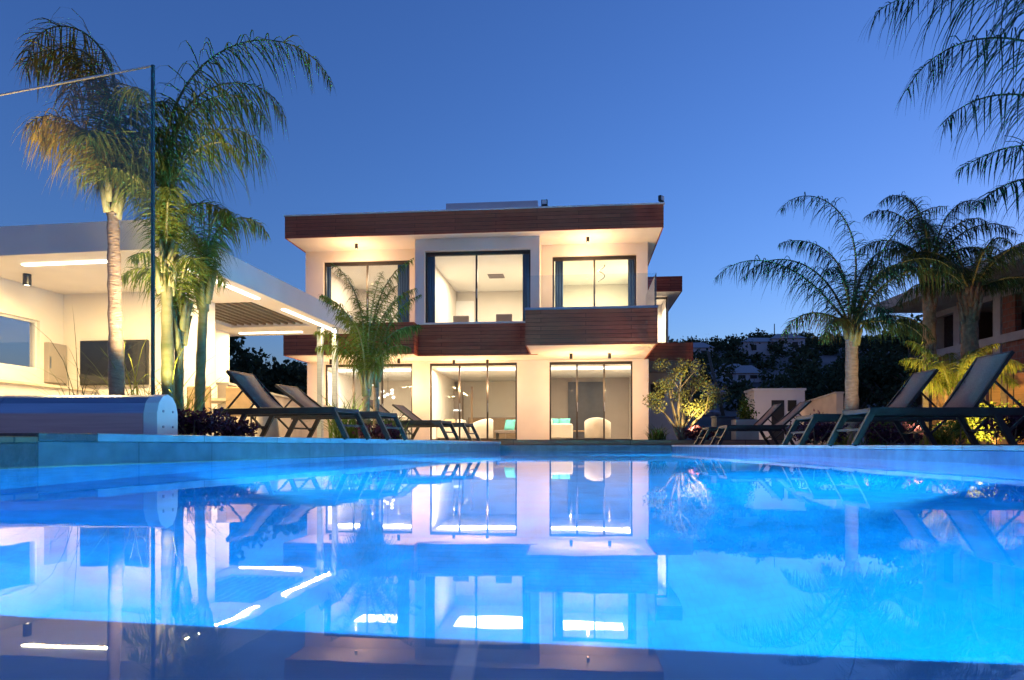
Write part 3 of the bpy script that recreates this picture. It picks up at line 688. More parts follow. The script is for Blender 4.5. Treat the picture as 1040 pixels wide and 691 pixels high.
# ------------------------------------------------------------------ pool cover box, glass screen
BX = Vector((-3.17,6.1)); 
t_ = thing('pool_cover_box','half round brushed metal pool cover housing on the left coping','pool cover box',(BX.x,BX.y,LZ),R(-2.5))
prof = [(0,0),(.0,.20),(.03,.29),(.09,.35),(.17,.375),(.25,.35),(.31,.29),(.34,.20),(.34,0)]
def extr(x0, x1, pr, name, m_, par):
    mb = MB(); n_ = len(pr)
    mb.v = [(x0,y,z) for y,z in pr]+[(x1,y,z) for y,z in pr]
    mb.f = [tuple(range(n_-1,-1,-1)), tuple(n_+i for i in range(n_))]+[(i,(i+1)%n_,n_+(i+1)%n_,n_+i) for i in range(n_)]
    return mb.build(name, m_, par, bevel=.004)
extr(-1.48,-.13,prof,'cover',M['steel'],t_); extr(-3.0,-1.483,prof,'cover',M['steel'],t_)
ep = extr(-.128,0,[(y*1.02-.003,z*1.01) for y,z in prof],'end_plate',M['endplate'],t_)
for (y,z) in ((.09,.08),(.25,.08),(.09,.22),(.25,.22)):
    MB().tube([(.001,y,z),(.008,y,z)],.012,10).build('screw', M['steel'], ep)
# tall glass wind screen
G0, G1 = W(155.5,67,6.52), W(-60,100,7.3)
dx, dy = G1.x-G0.x, G1.y-G0.y; ln = math.hypot(dx,dy)
t_ = thing('glass_screen','tall frameless clear glass wind screen behind the pool cover housing','glass screen',(G0.x,G0.y,LZ-.006),math.atan2(dy,dx))
hh = G0.z-LZ
MB().box(.017,ln,-.006,.006,0,hh).build('pane', M['screen_glass'], t_)
MB().box(-.012,.0165,-.011,.011,0,hh+.012).build('edge', M['glass_edge'], t_)
MB().box(.017,ln,-.009,.009,hh+.001,hh+.015).build('edge_trim', M['edge_trim'], t_)

# ------------------------------------------------------------------ sun loungers
def lounger(ang):
    t_ = thing('sun_lounger','x','sun lounger',(0,0,0),0,'grey sling sun loungers round the pool')
    w, zs, hx, Ln = .31, .385, 1.14, 1.86
    mb = MB()
    for sy in (-1,1): mb.box(0,Ln,sy*w-.02,sy*w+.02,zs-.055,zs+.03)
    mb.box(.0,.05,-w+.021,w-.021,zs-.03,zs+.022); mb.box(Ln-.05,Ln,-w+.021,w-.021,zs-.03,zs+.022); mb.box(hx+.02,hx+.05,-w+.021,w-.021,zs-.03,zs+.0)
    mb.build('frame', M['anthra'], t_, bevel=.006)
    mb = MB(); n = 12
    for i in range(n+1):
        x = .045+(hx-.02-.045)*i/n; z = zs+.024-.012*math.sin(math.pi*i/n)
        mb.v += [(x,-w+.022,z),(x,w-.022,z)]
    for i in range(n): mb.f.append((2*i,2*i+2,2*i+3,2*i+1))
    sl_ = mb.build('seat', M['sling'], t_, smooth=True); q = sl_.modifiers.new('s','SOLIDIFY'); q.thickness = .006
    # backrest: side rails + sling + top rail
    BL = .76; ca, sa = math.cos(ang), math.sin(ang); wb = w-.03
    bx = lambda l, y, off=0: (hx+ca*l-sa*off, y, zs+.01+sa*l+ca*off)
    mb = MB()
    for sy in (-1,1): mb.bar(bx(0,sy*wb), bx(BL,sy*wb), .028, .04)
    mb.bar(bx(BL-.015,-wb+.015), bx(BL-.015,wb-.015), .03)
    bf = mb.build('back_frame', M['anthra'], t_)
    mb = MB()
    for i in range(n+1):
        l = BL*i/n; o_ = .018-.02*math.sin(math.pi*i/n)
        mb.v += [bx(l,-wb-.005,o_), bx(l,wb+.005,o_)]
    for i in range(n): mb.f.append((2*i,2*i+2,2*i+3,2*i+1))
    bs = mb.build('backrest', M['sling'], t_, smooth=True); q = bs.modifiers.new('s','SOLIDIFY'); q.thickness = .006
    mb = MB()
    for sy in (-1,1): mb.bar(bx(BL*.55,sy*(wb-.05)), (hx+.62,sy*(wb-.05),zs-.02), .02)
    mb.bar((hx+.62,-wb+.04,zs-.02),(hx+.62,wb-.04,zs-.02),.02)
    mb.build('back_support', M['anthra'], t_)
    for sy in (-1,1):
        MB().bar((.03,sy*w,zs-.02),(-.16,sy*w,.0),.045,.065).build('leg', M['anthra'], t_)
        MB().bar((1.36,sy*w,zs-.036),(1.56,sy*w,.0),.045,.06).build('leg', M['anthra'], t_)
    for x_ in (-.07, 1.465): MB().bar((x_,-w+.02,.175),(x_,w-.02,.175),.026).build('stretcher', M['anthra'], t_)
    for sy in (-1,1): MB().bar((1.72,sy*(w-.01),zs-.036),(1.50,sy*(w-.025),.14),.026).build('brace', M['anthra'], t_)
    return t_
def place(ang, foot, rz, z, label):
    o = lounger(ang); o.location = (foot[0],foot[1],z); o.rotation_euler = (0,0,rz); o['label'] = label
# right side: head to the right
place(R(56), (3.90,7.75), R(-1), RZ-.004, 'nearest grey lounger on the right with its raised back against the orange fence')
place(R(52), (3.98,9.30), R(-3), RZ-.004, 'second grey lounger on the right just behind the nearest one')
place(R(42), (4.42,14.3), R(-3), RZ-.004, 'third grey lounger on the right with its back in front of the white outbuilding')
place(R(46), (4.50,15.9), R(-3), RZ-.004, 'farthest grey lounger on the right by the olive tree')
# left side: head to the left
place(R(45), (-2.22,9.2), R(180-15), LZ-.004, 'nearest grey lounger on the left beside the purple shrub')
place(R(36), (-1.88,10.35), R(180-15), LZ-.004, 'second grey lounger on the left just behind the nearest one')
place(R(38), (-1.34,13.9), R(180-15), LZ-.004, 'third grey lounger on the left beyond the palm by the villa')
place(R(36), (-.98,15.5), R(180-15), LZ-.004, 'farthest grey lounger on the left in front of the middle lower window')

# ------------------------------------------------------------------ palms
def frond_mesh(rnd, azim, el0, length, droop, ll, n=108, power=1.7, plum=.6, base=(0,0,0), sag=1.0, mleaf=None, side=0, wl=.015):
    """one feather frond: rachis and its leaflets; returns (rachis MB, leaflets MB)"""
    st = 26; pts = []; p = Vector(base); az = azim
    dirs = []
    for i in range(st+1):
        tt = i/st; pit = el0-droop*tt**power; az_ = az+side*tt
        d = Vector((math.cos(az_)*math.cos(pit), math.sin(az_)*math.cos(pit), math.sin(pit)))
        pts.append(p.copy()); dirs.append(d); p = p+d*(length/st)
    ra = MB(); ra.tube(pts, [.022*(1-i/st)+.004 for i in range(st+1)], 5)
    lf = MB()
    for k_ in range(n):
        tt = min(.999,max(.06,.08+.92*(k_+.5+rnd.uniform(-.9,.9))/n))
        f = tt*st; i = min(int(f), st-1); q = pts[i].lerp(pts[i+1], f-i); d = dirs[i]
        sd = d.cross(Vector((0,0,1)))
        sd = sd.normalized() if sd.length > .15 else Vector((-math.sin(az),math.cos(az),0))
        up = sd.cross(d).normalized()
        prof_ = math.sin(math.pi*min(1,.16+.80*tt))**.7
        for sg in (-1,1):
            if rnd.random() < .13: continue
            Ls = 1.2*ll*prof_*rnd.uniform(.55,1.15)
            dr = (sd*sg*.8+d*rnd.uniform(.45,.75)+up*rnd.uniform(-plum,plum*1.3)).normalized()
            wv = d.cross(dr).cross(dr).normalized() if rnd.random() < .5 else d
            wv = (d-dr*d.dot(dr)).normalized()
            a = q; wd_ = wl*rnd.uniform(.8,1.15); segs = 5; prev = None
            for s_ in range(segs+1):
                fr = s_/segs; hw = wd_*(.55+.6*fr if fr < .4 else (1-fr)*1.3+.03)*.7
                A, B = a-wv*hw, a+wv*hw
                if prev is not None:
                    nn = len(lf.v)
                    lf.v += [tuple(A), tuple(B)]; lf.f.append((prev[0],prev[1],nn+1,nn)); prev = (nn,nn+1)
                else:
                    nn = len(lf.v); lf.v += [tuple(A), tuple(B)]; prev = (nn,nn+1)
                dr = (dr+Vector((rnd.uniform(-.12,.12),rnd.uniform(-.12,.12),-1))*sag*.5*rnd.uniform(.35,1.5)).normalized()
                a = a+dr*(Ls/segs)
    return ra, lf
def palm(label, base, height, fronds, seed, leaf, trunk='trunk', r0=.13, r1=.10, lean=(0,0), group=None, name='palm_tree', boots=False, bend=0):
    rnd = random.Random(seed)
    t_ = thing(name, label, 'palm tree', base, 0, group)
    pts, rad = [], []
    st = max(10, int(height*9))
    for i in range(st+1):
        f = i/st; pts.append((lean[0]*f**1.5, lean[1]*f**1.5, height*f))
        ring = 1+.07*math.sin(i*2.1)+rnd.uniform(-.04,.04)
        rad.append((r0*(1-f)+r1*f)*(1.25 if f < .04 else 1)*ring)
    MB().tube(pts, rad, 12).build('trunk', M[trunk], t_, smooth=True)
    top = Vector(pts[-1])
    # leaf bases at the crown
    mb = MB()
    for i in range(16 if boots else 9):
        a = i*2.4; zz = rnd.uniform(-.55 if boots else -.25,.05)
        b0 = top+Vector((math.cos(a)*r1*.9, math.sin(a)*r1*.9, zz-.18)); b1 = b0+Vector((math.cos(a)*.10, math.sin(a)*.10, .38))
        mb.tube([b0, b0.lerp(b1,.5)+Vector((0,0,.03)), b1],[.05,.035,.018],6)
    mb.build('leaf_base', M['shag' if boots else 'greentrunk'], t_, smooth=True)
    for fr in fronds:
        az, el, ln_, dp, ll = fr[:5]; kw = fr[5] if len(fr) > 5 else {}
        b0 = top+Vector((math.cos(R(az))*r1*.5, math.sin(R(az))*r1*.5, -.02))
        lm = kw.pop('leaf', leaf) if kw else leaf
        ra, lf = frond_mesh(rnd, R(az), R(el), ln_, R(dp), ll, base=b0, **kw)
        o = ra.build('frond', M['rachis'], t_, smooth=True)
        lf.build('leaflets', M[lm], o)
    return t_
def ring(rnd, n, els, L_, dp, ll, az0=0):
    out_ = []
    for i in range(n):
        out_.append((az0+360*i/n+rnd.uniform(-14,14), rnd.uniform(*els), L_*rnd.uniform(.85,1.1), dp*rnd.uniform(.85,1.15), ll*rnd.uniform(.9,1.1)))
    return out_
rd = random.Random(5)
def gp(px, d, z): 
    v = W(px,452,d); v.z = z; return v
GL = 'palms around the pool'
# left tall palm behind the glass
G_ = 'palm_lit_dry'  # fronds coloured as if already lit by the warm spot
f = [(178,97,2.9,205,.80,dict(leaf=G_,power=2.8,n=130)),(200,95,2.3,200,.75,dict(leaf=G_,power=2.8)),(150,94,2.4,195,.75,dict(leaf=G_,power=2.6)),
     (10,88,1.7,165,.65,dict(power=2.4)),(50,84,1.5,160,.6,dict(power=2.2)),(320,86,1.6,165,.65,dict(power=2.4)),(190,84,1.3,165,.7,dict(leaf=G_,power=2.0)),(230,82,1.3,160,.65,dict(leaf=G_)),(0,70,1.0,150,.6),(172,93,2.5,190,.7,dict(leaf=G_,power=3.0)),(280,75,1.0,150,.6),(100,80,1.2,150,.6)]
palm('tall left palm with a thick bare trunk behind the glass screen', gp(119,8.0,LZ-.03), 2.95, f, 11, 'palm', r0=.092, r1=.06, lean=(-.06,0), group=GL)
# clump by the pavilion
f = [(4,96,4.4,176,.70,dict(power=2.1,n=150)),(12,94,3.4,182,.95,dict(power=2.6,n=130,plum=.2)),(8,91,2.6,185,.9,dict(n=120,power=2.5)),(2,93,3.0,184,.9,dict(n=120,power=2.8)),(350,90,2.2,175,.62,dict(n=80,power=2.4)),(200,94,1.7,150,.45),(60,86,1.6,150,.45),(300,84,1.3,150,.45),(250,88,1.5,140,.45)]
palm('palm with one huge arching frond in front of the pavilion corner', gp(171,8.3,LZ-.03), 2.2, f, 12, 'palm', 'greentrunk', r0=.08, r1=.06, lean=(-.03,0), group=GL)
f = [(70,88,1.3,150,.42),(190,86,1.1,150,.4),(310,92,1.2,165,.42),(250,90,1.2,150,.42)]
palm('short green stemmed palm crowded against the palm with the arching frond', gp(181,8.55,LZ-.03), 1.55, f, 13, 'palm', 'greentrunk', r0=.065, r1=.05, lean=(.02,0), group=GL)
f = [(20,88,1.5,175,.45,dict(power=2.2)),(110,86,1.2,150,.4),(240,90,1.2,160,.4),(320,88,1.4,170,.42,dict(power=2.2))]
palm('slim palm with a straight grey green trunk right of the pavilion clump', gp(202,9.1,LZ-.03), 2.15, f, 14, 'palm', 'greentrunk', r0=.07, r1=.055, lean=(.08,0), group=GL)
# in front of the villa
f = [(190,84,1.9,75,.42,dict(power=2.2)),(165,90,2.5,60,.42,dict(power=2.2)),(20,87,2.7,60,.42,dict(power=2.2)),(350,82,2.1,75,.42,dict(power=2.2)),(60,86,2.3,60,.42),(230,82,1.9,75,.42),(300,86,2.2,65,.42),(200,66,1.2,100,.40),(345,66,1.2,100,.40),(265,76,1.5,90,.40),(110,80,1.9,75,.40),(5,76,1.6,90,.42),(175,74,1.5,90,.42)]
palm('slim palm with upright fronds in front of the left villa windows', gp(372,13.2,LZ-.03), 1.25, f, 15, 'palm', 'trunk', r0=.085, r1=.06, group=GL)
f = [(15,82,1.9,60,.34),(60,84,2.0,60,.34),(170,78,1.5,70,.32),(340,70,1.4,80,.32),(250,80,1.6,60,.32)]
palm('thinner palm stem right of the slim palm by the left villa windows', gp(382,13.7,LZ-.03), 1.45, f, 16, 'palm', 'trunk', r0=.07, r1=.05, group=GL)
# right side
f = [(183,50,3.0,105,.62,dict(n=90,power=2.0)),(174,70,2.6,130,.55),(184,100,3.4,165,.58,dict(power=2.3,n=96)),(150,92,2.4,110,.5),(6,72,3.1,75,.55,dict(power=2.2,n=92)),(350,62,2.4,130,.55),(40,80,2.3,120,.5),(340,74,2.2,130,.5),(300,78,1.7,130,.45),(225,76,1.7,130,.45),(20,88,2.4,130,.5),
     (190,25,1.5,100,.45,dict(leaf='palm_lit_dry')),(225,10,1.4,85,.4,dict(leaf='palm_lit_dry')),(350,20,1.5,95,.45),(315,5,1.3,75,.4),(270,25,1.4,95,.4)]
palm('large right palm with a pale trunk and wide drooping crown', gp(865,12.4,.15), 2.2, f, 21, 'palmdark', r0=.125, r1=.10, group=GL)
f = [(176,80,2.0,130,.5,dict(power=2.1)),(190,92,2.2,150,.5,dict(power=2.2)),(100,90,2.0,60,.45),(12,80,2.2,110,.5,dict(power=2.2)),(350,64,2.0,120,.5),(60,82,1.9,110,.5),(230,80,1.5,130,.42),(300,80,1.5,130,.42),(200,56,1.2,115,.42),(340,52,1.2,115,.42),(140,66,1.7,120,.5),(180,20,1.2,90,.42),(10,20,1.2,90,.42)]
palm('dark palm with a slim shaggy trunk left of the brown shaggy palm', gp(944,13.5,.15), 3.45, f, 22, 'palmdark', 'shag', r0=.13, r1=.11, boots=True, group=GL)
f = [(150,74,1.6,130,.4),(190,82,1.7,140,.4),(30,78,1.7,130,.4),(350,66,1.7,130,.42),(80,70,1.7,110,.42),(260,60,1.6,115,.42),(310,58,1.7,110,.42),(215,40,1.5,110,.4),(0,25,1.5,100,.4),(330,20,1.4,95,.4),(180,20,1.5,100,.4)]
palm('brown shaggy palm with a small crown before the concrete house', gp(985,12.8,.15), 2.95, f, 23, 'palmdark', 'shag', r0=.16, r1=.13, boots=True, group=GL)
f = [(180,70,1.1,95,.32),(160,84,1.2,75,.32),(20,78,1.2,85,.32),(350,62,1.2,110,.34),(60,80,1.1,85,.3),(220,66,1.0,105,.32),(270,74,1.0,95,.32),(310,62,1.2,110,.34),(190,45,.95,100,.3),(5,45,1.3,105,.32),(330,82,1.1,80,.32)]
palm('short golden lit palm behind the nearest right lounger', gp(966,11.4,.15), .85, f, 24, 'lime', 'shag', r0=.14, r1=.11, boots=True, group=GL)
f = [(178,80,3.9,150,.9,dict(n=150,power=1.8,wl=.012)),(172,88,4.5,125,1.0,dict(n=150,power=1.6,wl=.012)),(188,93,4.6,155,1.0,dict(n=150,power=1.8,wl=.012)),(180,70,3.0,125,.75,dict(n=110,wl=.012)),(215,60,2.6,100,.6),(250,70,2.4,100,.6),(120,70,2.6,100,.6),(20,60,2.5,100,.6),(330,60,2.5,100,.6),(190,34,2.3,85,.55)]
palm('tall palm at the right edge reaching into the frame with drooping fronds', (6.55,6.9,.12), 2.15, f, 25, 'palmdark', r0=.16, r1=.13, group=GL)

# ------------------------------------------------------------------ leafy plants
def leafball(rnd, mb, c, rx, ry, rz, n, s, inner=.35):
    for _ in range(n):
        while True:
            v = Vector((rnd.uniform(-1,1),rnd.uniform(-1,1),rnd.uniform(-1,1)))
            if inner < v.length < 1: break
        p = Vector((c[0]+v.x*rx, c[1]+v.y*ry, c[2]+v.z*rz))
        a = Vector((rnd.gauss(0,1),rnd.gauss(0,1),rnd.gauss(0,1))).normalized()
        b_ = a.orthogonal().normalized(); b_ = (Matrix.Rotation(rnd.uniform(0,6.28),3,a) @ b_)
        l = s*rnd.uniform(.6,1.3); c_ = a.cross(b_)
        mb.quad(p, p+b_*l*.5+c_*l*.28, p+b_*l, p+b_*l*.5-c_*l*.28)
def shrub(name, label, loc, r, h, m_, seed, n=900, leaf=.07, group=None, cat='shrub'):
    rnd = random.Random(seed); mb = MB()
    for i in range(7):
        a = rnd.uniform(0,6.28); q = rnd.uniform(.2,.75)
        leafball(rnd, mb, (math.cos(a)*r*q, math.sin(a)*r*q*.8, h*rnd.uniform(.35,.62)), r*.48, r*.45, h*.36, n//7, leaf, .2)
    for v in range(len(mb.v)):
        x, y, z = mb.v[v]; mb.v[v] = (x, y, max(z,.01))
    t_ = thing(name, label, cat, loc, 0, group)
    mb.build('foliage', M[m_], t_)
    st = MB()
    for i in range(6):
        a = i*1.05; st.tube([(0,0,0),(math.cos(a)*r*.3,math.sin(a)*r*.3,h*.3),(math.cos(a)*r*.5,math.sin(a)*r*.5,h*.6)],[.012,.009,.005],5)
    st.build('stem', M['bark'], t_)
    return t_
def blades(name, label, loc, h, r, m_, seed, n=120, w=.012, group=None, cat='grass clump', el=(50,88)):
    rnd = random.Random(seed); mb = MB()
    for i in range(n):
        az = rnd.uniform(0,6.28); e = R(rnd.uniform(*el)); p = Vector((rnd.gauss(0,.25)*r,rnd.gauss(0,.25)*r,0))
        ln_ = h*rnd.uniform(.6,1.15); sg = 6; sd = Vector((-math.sin(az),math.cos(az),0)); prev = None
        for k_ in range(sg+1):
            hw = w*(1-k_/sg)**.7; A, B = p-sd*hw, p+sd*hw; nn = len(mb.v); mb.v += [tuple(A),tuple(B)]
            if prev is not None: mb.f.append((prev,prev+1,nn+1,nn))
            prev = nn; p = p+Vector((math.cos(az)*math.cos(e),math.sin(az)*math.cos(e),math.sin(e)))*ln_/sg; e -= R(rnd.uniform(5,20))
    o = mb.build(name, M[m_]); o.location = loc; return tag(o, label, cat, group)
PG = 'purple leaved shrubs beside the pool'
shrub('purple_shrub','broad purple shrub right of the pool cover housing',gp(196,7.35,LZ-.02),.40,.34,'purple',31,1500,.055,PG)
shrub('purple_shrub','low purple shrub half under the nearest left lounger',gp(236,7.9,LZ-.02),.32,.26,'purple',32,1000,.055,PG)
shrub('purple_shrub','purple shrub behind the second left lounger by the villa palm',gp(384,12.2,LZ-.02),.42,.34,'purple',33,900,.07,PG)
shrub('purple_shrub','purple shrub at the right edge beside the orange fence',gp(1030,8.6,.15),.45,.50,'purple',34,1500,.06,PG)
shrub('purple_shrub','purple shrub under the second right lounger',gp(828,11.0,.15),.50,.44,'purple',35,1200,.065,PG)
shrub('purple_shrub','purple shrub beneath the seat of the nearest right lounger',gp(905,10.9,.15),.55,.42,'purple',36,1200,.065,PG)
shrub('purple_shrub','purple shrub beside the olive tree',gp(708,19.5,.2),.6,.55,'purple',37,700,.1,PG)
BG = 'strappy grass clumps'
blades('grass_clump','tall green grass clump at the foot of the slim villa palm',gp(352,12.9,LZ-.02),1.15,.5,'green',41,160,.014,BG)
blades('grass_clump','green grass clump between the villa palm and the third left lounger',gp(398,13.4,LZ-.02),.8,.4,'green',42,110,.013,BG)
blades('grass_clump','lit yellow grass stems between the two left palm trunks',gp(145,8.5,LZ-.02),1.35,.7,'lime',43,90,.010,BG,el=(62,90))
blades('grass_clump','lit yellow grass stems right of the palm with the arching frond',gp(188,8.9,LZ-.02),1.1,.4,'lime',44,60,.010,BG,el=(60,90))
blades('grass_clump','spiky green clump at the foot of the large right palm',gp(890,12.6,.15),.85,.4,'green',45,110,.013,BG)
blades('grass_clump','low lit grass clump left of the olive tree',gp(668,19.2,TZ),.6,.5,'green',46,120,.016,BG)
blades('grass_clump','bright lime clump under the back of the nearest right lounger',gp(955,9.6,.15),.42,.35,'lime',47,110,.014,BG)
blades('grass_clump','lit grass clump at the trunk of the large right palm',gp(852,12.0,.15),.5,.3,'lime',48,70,.012,BG)
LGp = 'green shrubs in the right planting bed'
shrub('green_shrub','lit green shrub against the orange fence at the right',gp(1010,10.3,.15),.42,.85,'green',51,2200,.05,LGp)
shrub('green_shrub','low yellow green shrub between the two right loungers and the fence',gp(975,10.2,.15),.4,.45,'green',52,1800,.05,LGp)
shrub('green_shrub','green shrub right of the large right palm trunk',gp(905,13.6,.15),.6,.7,'green',53,900,.08,LGp)
shrub('flowering_shrub','pink flowering shrub in front of the lit retaining wall',gp(835,16.5,.15),.8,.85,'pink',54,900,.08)
# thin stems in front of the television
blades('reed','sparse bare stems in front of the television in the pavilion',gp(85,8.4,LZ-.02),1.9,.5,'treeleaf',55,26,.006,None,'reeds',(55,85))
# slim conifer by the beige box
shrub('cypress','small narrow green cypress behind the beige box',gp(758,20.5,.1),.35,1.75,'green',56,1200,.09,None,'cypress')

# trees with trunk, limbs and a leafy crown
def tree(name, label, loc, h, cr, m_, seed, n=2600, leaf=.22, group=None, th=.35, bark='bark', cz=.62, tilt=0):
    rnd = random.Random(seed); t_ = thing(name, label, 'tree', loc, 0, group)
    mb = MB(); tops = []
    mb.tube([(0,0,0),(rnd.uniform(-.1,.1)*cr,0,h*th*.6),(rnd.uniform(-.15,.15)*cr,0,h*th)],[h*.035,h*.028,h*.022],8)
    t0 = Vector((0,0,h*th*.9))
    for i in range(7):
        a = i*2.4+rnd.uniform(-.4,.4); q = rnd.uniform(.35,.8)
        e = Vector((math.cos(a)*cr*q, math.sin(a)*cr*q, h*rnd.uniform(cz-.15,cz+.22)))
        mb.tube([t0, t0.lerp(e,.5)+Vector((0,0,h*.04)), e],[h*.016,h*.010,h*.004],6); tops.append(e)
    mb.build('trunk', M[bark], t_, smooth=True)
    lf = MB()
    for e in tops+[Vector((0,0,h*.85)),Vector((0,0,h*cz))]:
        for _ in range(4):
            c = e+Vector((rnd.gauss(0,.24)*cr, rnd.gauss(0,.24)*cr, rnd.gauss(0,.07)*h))
            s_ = rnd.uniform(.18,.34)*cr; leafball(rnd, lf, c, s_, s_, s_*.75, n//36, leaf, .1)
    lf.build('crown', M[m_], t_); return t_
# olive tree
def olive():
    rnd = random.Random(61); b0 = gp(692,19.6,.22)
    t_ = thing('olive_tree','small lit olive tree with branching trunk at the villa corner','tree',b0,0)
    mb = MB(); ends = []
    for i,(dx_,dz_) in enumerate(((-.62,1.05),(-.35,1.6),(.1,1.3),(.5,1.7),(.85,1.15),(-.12,1.95),(.3,.9))):
        m_ = Vector((dx_*.35, rnd.uniform(-.25,.25), dz_*.45)); e = Vector((dx_, rnd.uniform(-.5,.5), dz_))
        mb.tube([(rnd.uniform(-.05,.05),0,0), m_*.5, m_, e],[.075,.06,.045,.015],7); ends.append(e)
        for j in range(3):
            q = e+Vector((rnd.gauss(0,.25),rnd.gauss(0,.25),rnd.uniform(0,.35))); mb.tube([m_.lerp(e,.6), q],[.018,.006],5); ends.append(q)
    mb.build('trunk', M['bark'], t_, smooth=True)
    lf = MB()
    for e in ends: leafball(rnd, lf, e, .25,.25,.22, 150, .06, .08)
    lf.build('crown', M['olive'], t_)
    return b0
ob = olive()
TG = 'dark trees beyond the garden'
for i,(px,d,h,cr,lab) in enumerate((
    (905,42,7.2,3.6,'dark bushy tree left of the concrete house roof corner'),
    (935,40,8.2,3.4,'tall dark tree right under the concrete house roof corner'),
    (870,46,6.2,3.2,'dark tree behind the large right palm trunk'),
    (836,52,6.6,3.0,'dark tree left of the large right palm on the slope'),
    (810,60,6.8,3.2,'dark tree above the right end of the white outbuilding'),
    (223,34,6.2,2.6,'tall dark tree at the left of the pavilion opening'),
    (258,38,4.6,3.0,'round dark tree in the middle of the pavilion opening'),
    (290,36,4.6,2.8,'dark tree between the pavilion opening and the villa wall'),
    (240,44,4.6,2.8,'low dark tree behind the others in the pavilion opening'),
    (310,42,4.8,2.8,'dark tree partly hidden by the villa left corner'),
    (198,34,5.0,2.4,'dark tree behind the pavilion pillar'),)):
    tree('tree', lab, gp(px,d,-.1), h, cr, 'treeleaf', 70+i, 2600, .34, TG)

# ------------------------------------------------------------------ hills, woodland, far houses
def hz(x, y):
    cr = 16+9.5*max(0,min(1,(x+60)/110)) if x > -60 else 16-.02*(-60-x)
    tt = max(0,min(1,(y-34)/150)); base = cr*(tt*tt*(3-2*tt))
    if y > 190: base -= (y-190)*.12
    return base-.4+1.6*noise.noise(Vector((x*.03,y*.03,0)))*tt+.5*noise.noise(Vector((x*.15,y*.15,3)))*tt
mb = MB(); nx, ny = 120, 60
for j in range(ny+1):
    for i in range(nx+1):
        x = -260+560*i/nx; y = 30+230*j/ny; mb.v.append((x,y,hz(x,y)))
for j in range(ny):
    for i in range(nx): a = j*(nx+1)+i; mb.f.append((a,a+1,a+nx+2,a+nx+1))
struct(mb.build('hillside', M['hill'], smooth=True))
rnd = random.Random(90); mb = MB()
for _ in range(1500):
    y = rnd.uniform(70,200); px = rnd.uniform(-60,1100); x = (px-CX)/FPX*y
    if 600 < px < 900 and y < 125 and rnd.random() < .45: continue
    s_ = rnd.uniform(1.0,2.5); z = hz(x,y)-.3
    for k_ in range(5):
        c = (x+rnd.gauss(0,.5)*s_, y+rnd.gauss(0,.5)*s_, z+s_*rnd.uniform(.5,1.35)); q = s_*rnd.uniform(.4,.65)
        leafball(rnd, mb, c, q, q, q*.8, 24, .7, .2)
o = mb.build('woodland', M['treeleaf']); o['kind'] = 'stuff'; o['label'] = 'dark woodland covering the hills behind the villa'; o['category'] = 'woodland'
o = None
M['farwall'] = mat('far_white_wall', (.5,.5,.52), .8, var=.1); M['farroof'] = mat('far_roof', (.35,.33,.34), .8)
def hit(px, py):
    y = 40.0
    while y < 190:
        p_ = W(px,py,y)
        if hz(p_.x,y) >= p_.z: return p_
        y += .5
    return W(px,py,170)
def farhouse(px, py, d, w, h, label, roof=True):
    p = hit(px,py); p.z += .3; k_ = p.y/d; w, h = w*k_, h*k_; t_ = thing('house', label, 'house', p, rnd.uniform(-.3,.3), 'white houses on the hillside')
    MB().box(-w/2,w/2,0,w*.8,-2,h).build('wall', M['farwall'], t_)
    mb = MB(); mb.v = [(-w/2-.3,-.3,h),(w/2+.3,-.3,h),(w/2+.3,w*.8+.3,h),(-w/2-.3,w*.8+.3,h),(-w/2+w*.25,w*.4,h+1.3),(w/2-w*.25,w*.4,h+1.3)]
    mb.f = [(0,1,5,4),(2,3,4,5),(1,2,5),(3,0,4),(3,2,1,0)]; mb.build('roof', M['farroof'], t_)
    for sx in (-.25,.2): MB().box(sx*w-.5,sx*w+.5,-.05,-.005,h*.3,h*.75).build('window', M['black'], t_)
farhouse(776,361,150,9,2.6,'long white house on the hilltop left of its twin')
farhouse(801,360,152,7,3.2,'white house on the hilltop nearest the large right palm')
farhouse(709,366,140,6,2.2,'white house on the slope just right of the villa canopy')
farhouse(748,388,110,5,1.4,'small pale house on the mid slope left of the others')
farhouse(760,389,108,4,1.2,'small pale house on the mid slope above the white outbuilding')
farhouse(848,396,95,5,1.5,'pale house on the slope behind the large right palm')
M['rock'] = mat('pale_rock', (.26,.23,.25), .9, var=.3, scale=3, bump=.6)
for i in range(26):      # boulders on the slope
    q_ = hit(rnd.uniform(705,850), rnd.uniform(385,425)); x, d = q_.x, q_.y; mb = MB(); s_ = rnd.uniform(.3,.9)
    n_ = 9
    for a in range(6):
        for b_ in range(n_):
            th = math.pi*a/5; ph = 2*math.pi*b_/n_; r_ = s_*(1+.35*noise.noise(Vector((a,b_,i*3.1))))
            mb.v.append((r_*1.3*math.sin(th)*math.cos(ph), r_*math.sin(th)*math.sin(ph), r_*.55*math.cos(th)))
    for a in range(5):
        for b_ in range(n_): mb.f.append((a*n_+b_,(a+1)*n_+b_,(a+1)*n_+(b_+1)%n_,a*n_+(b_+1)%n_))
    o = mb.build('boulder', M['rock']); o.location = (x,d,hz(x,d)+.2); tag(o,'pale boulder lying on the dark slope behind the outbuilding','boulder','boulders on the slope')
# poles
def pole(label, a, b, r):
    a, b = Vector(a), Vector(b); o = MB().tube([(0,0,0), b-a],[r,r*.7],8).build('utility_pole', M['bark'], smooth=True); o.location = a
    tag(o, label, 'pole', 'utility poles on the slope')
pole('thin upright pole on the skyline right of the villa', W(786.5,352,150), W(786.5,329,150), .14)
pole('leaning pole on the slope above the olive tree', W(735,424,45), W(719,357,45), .13)

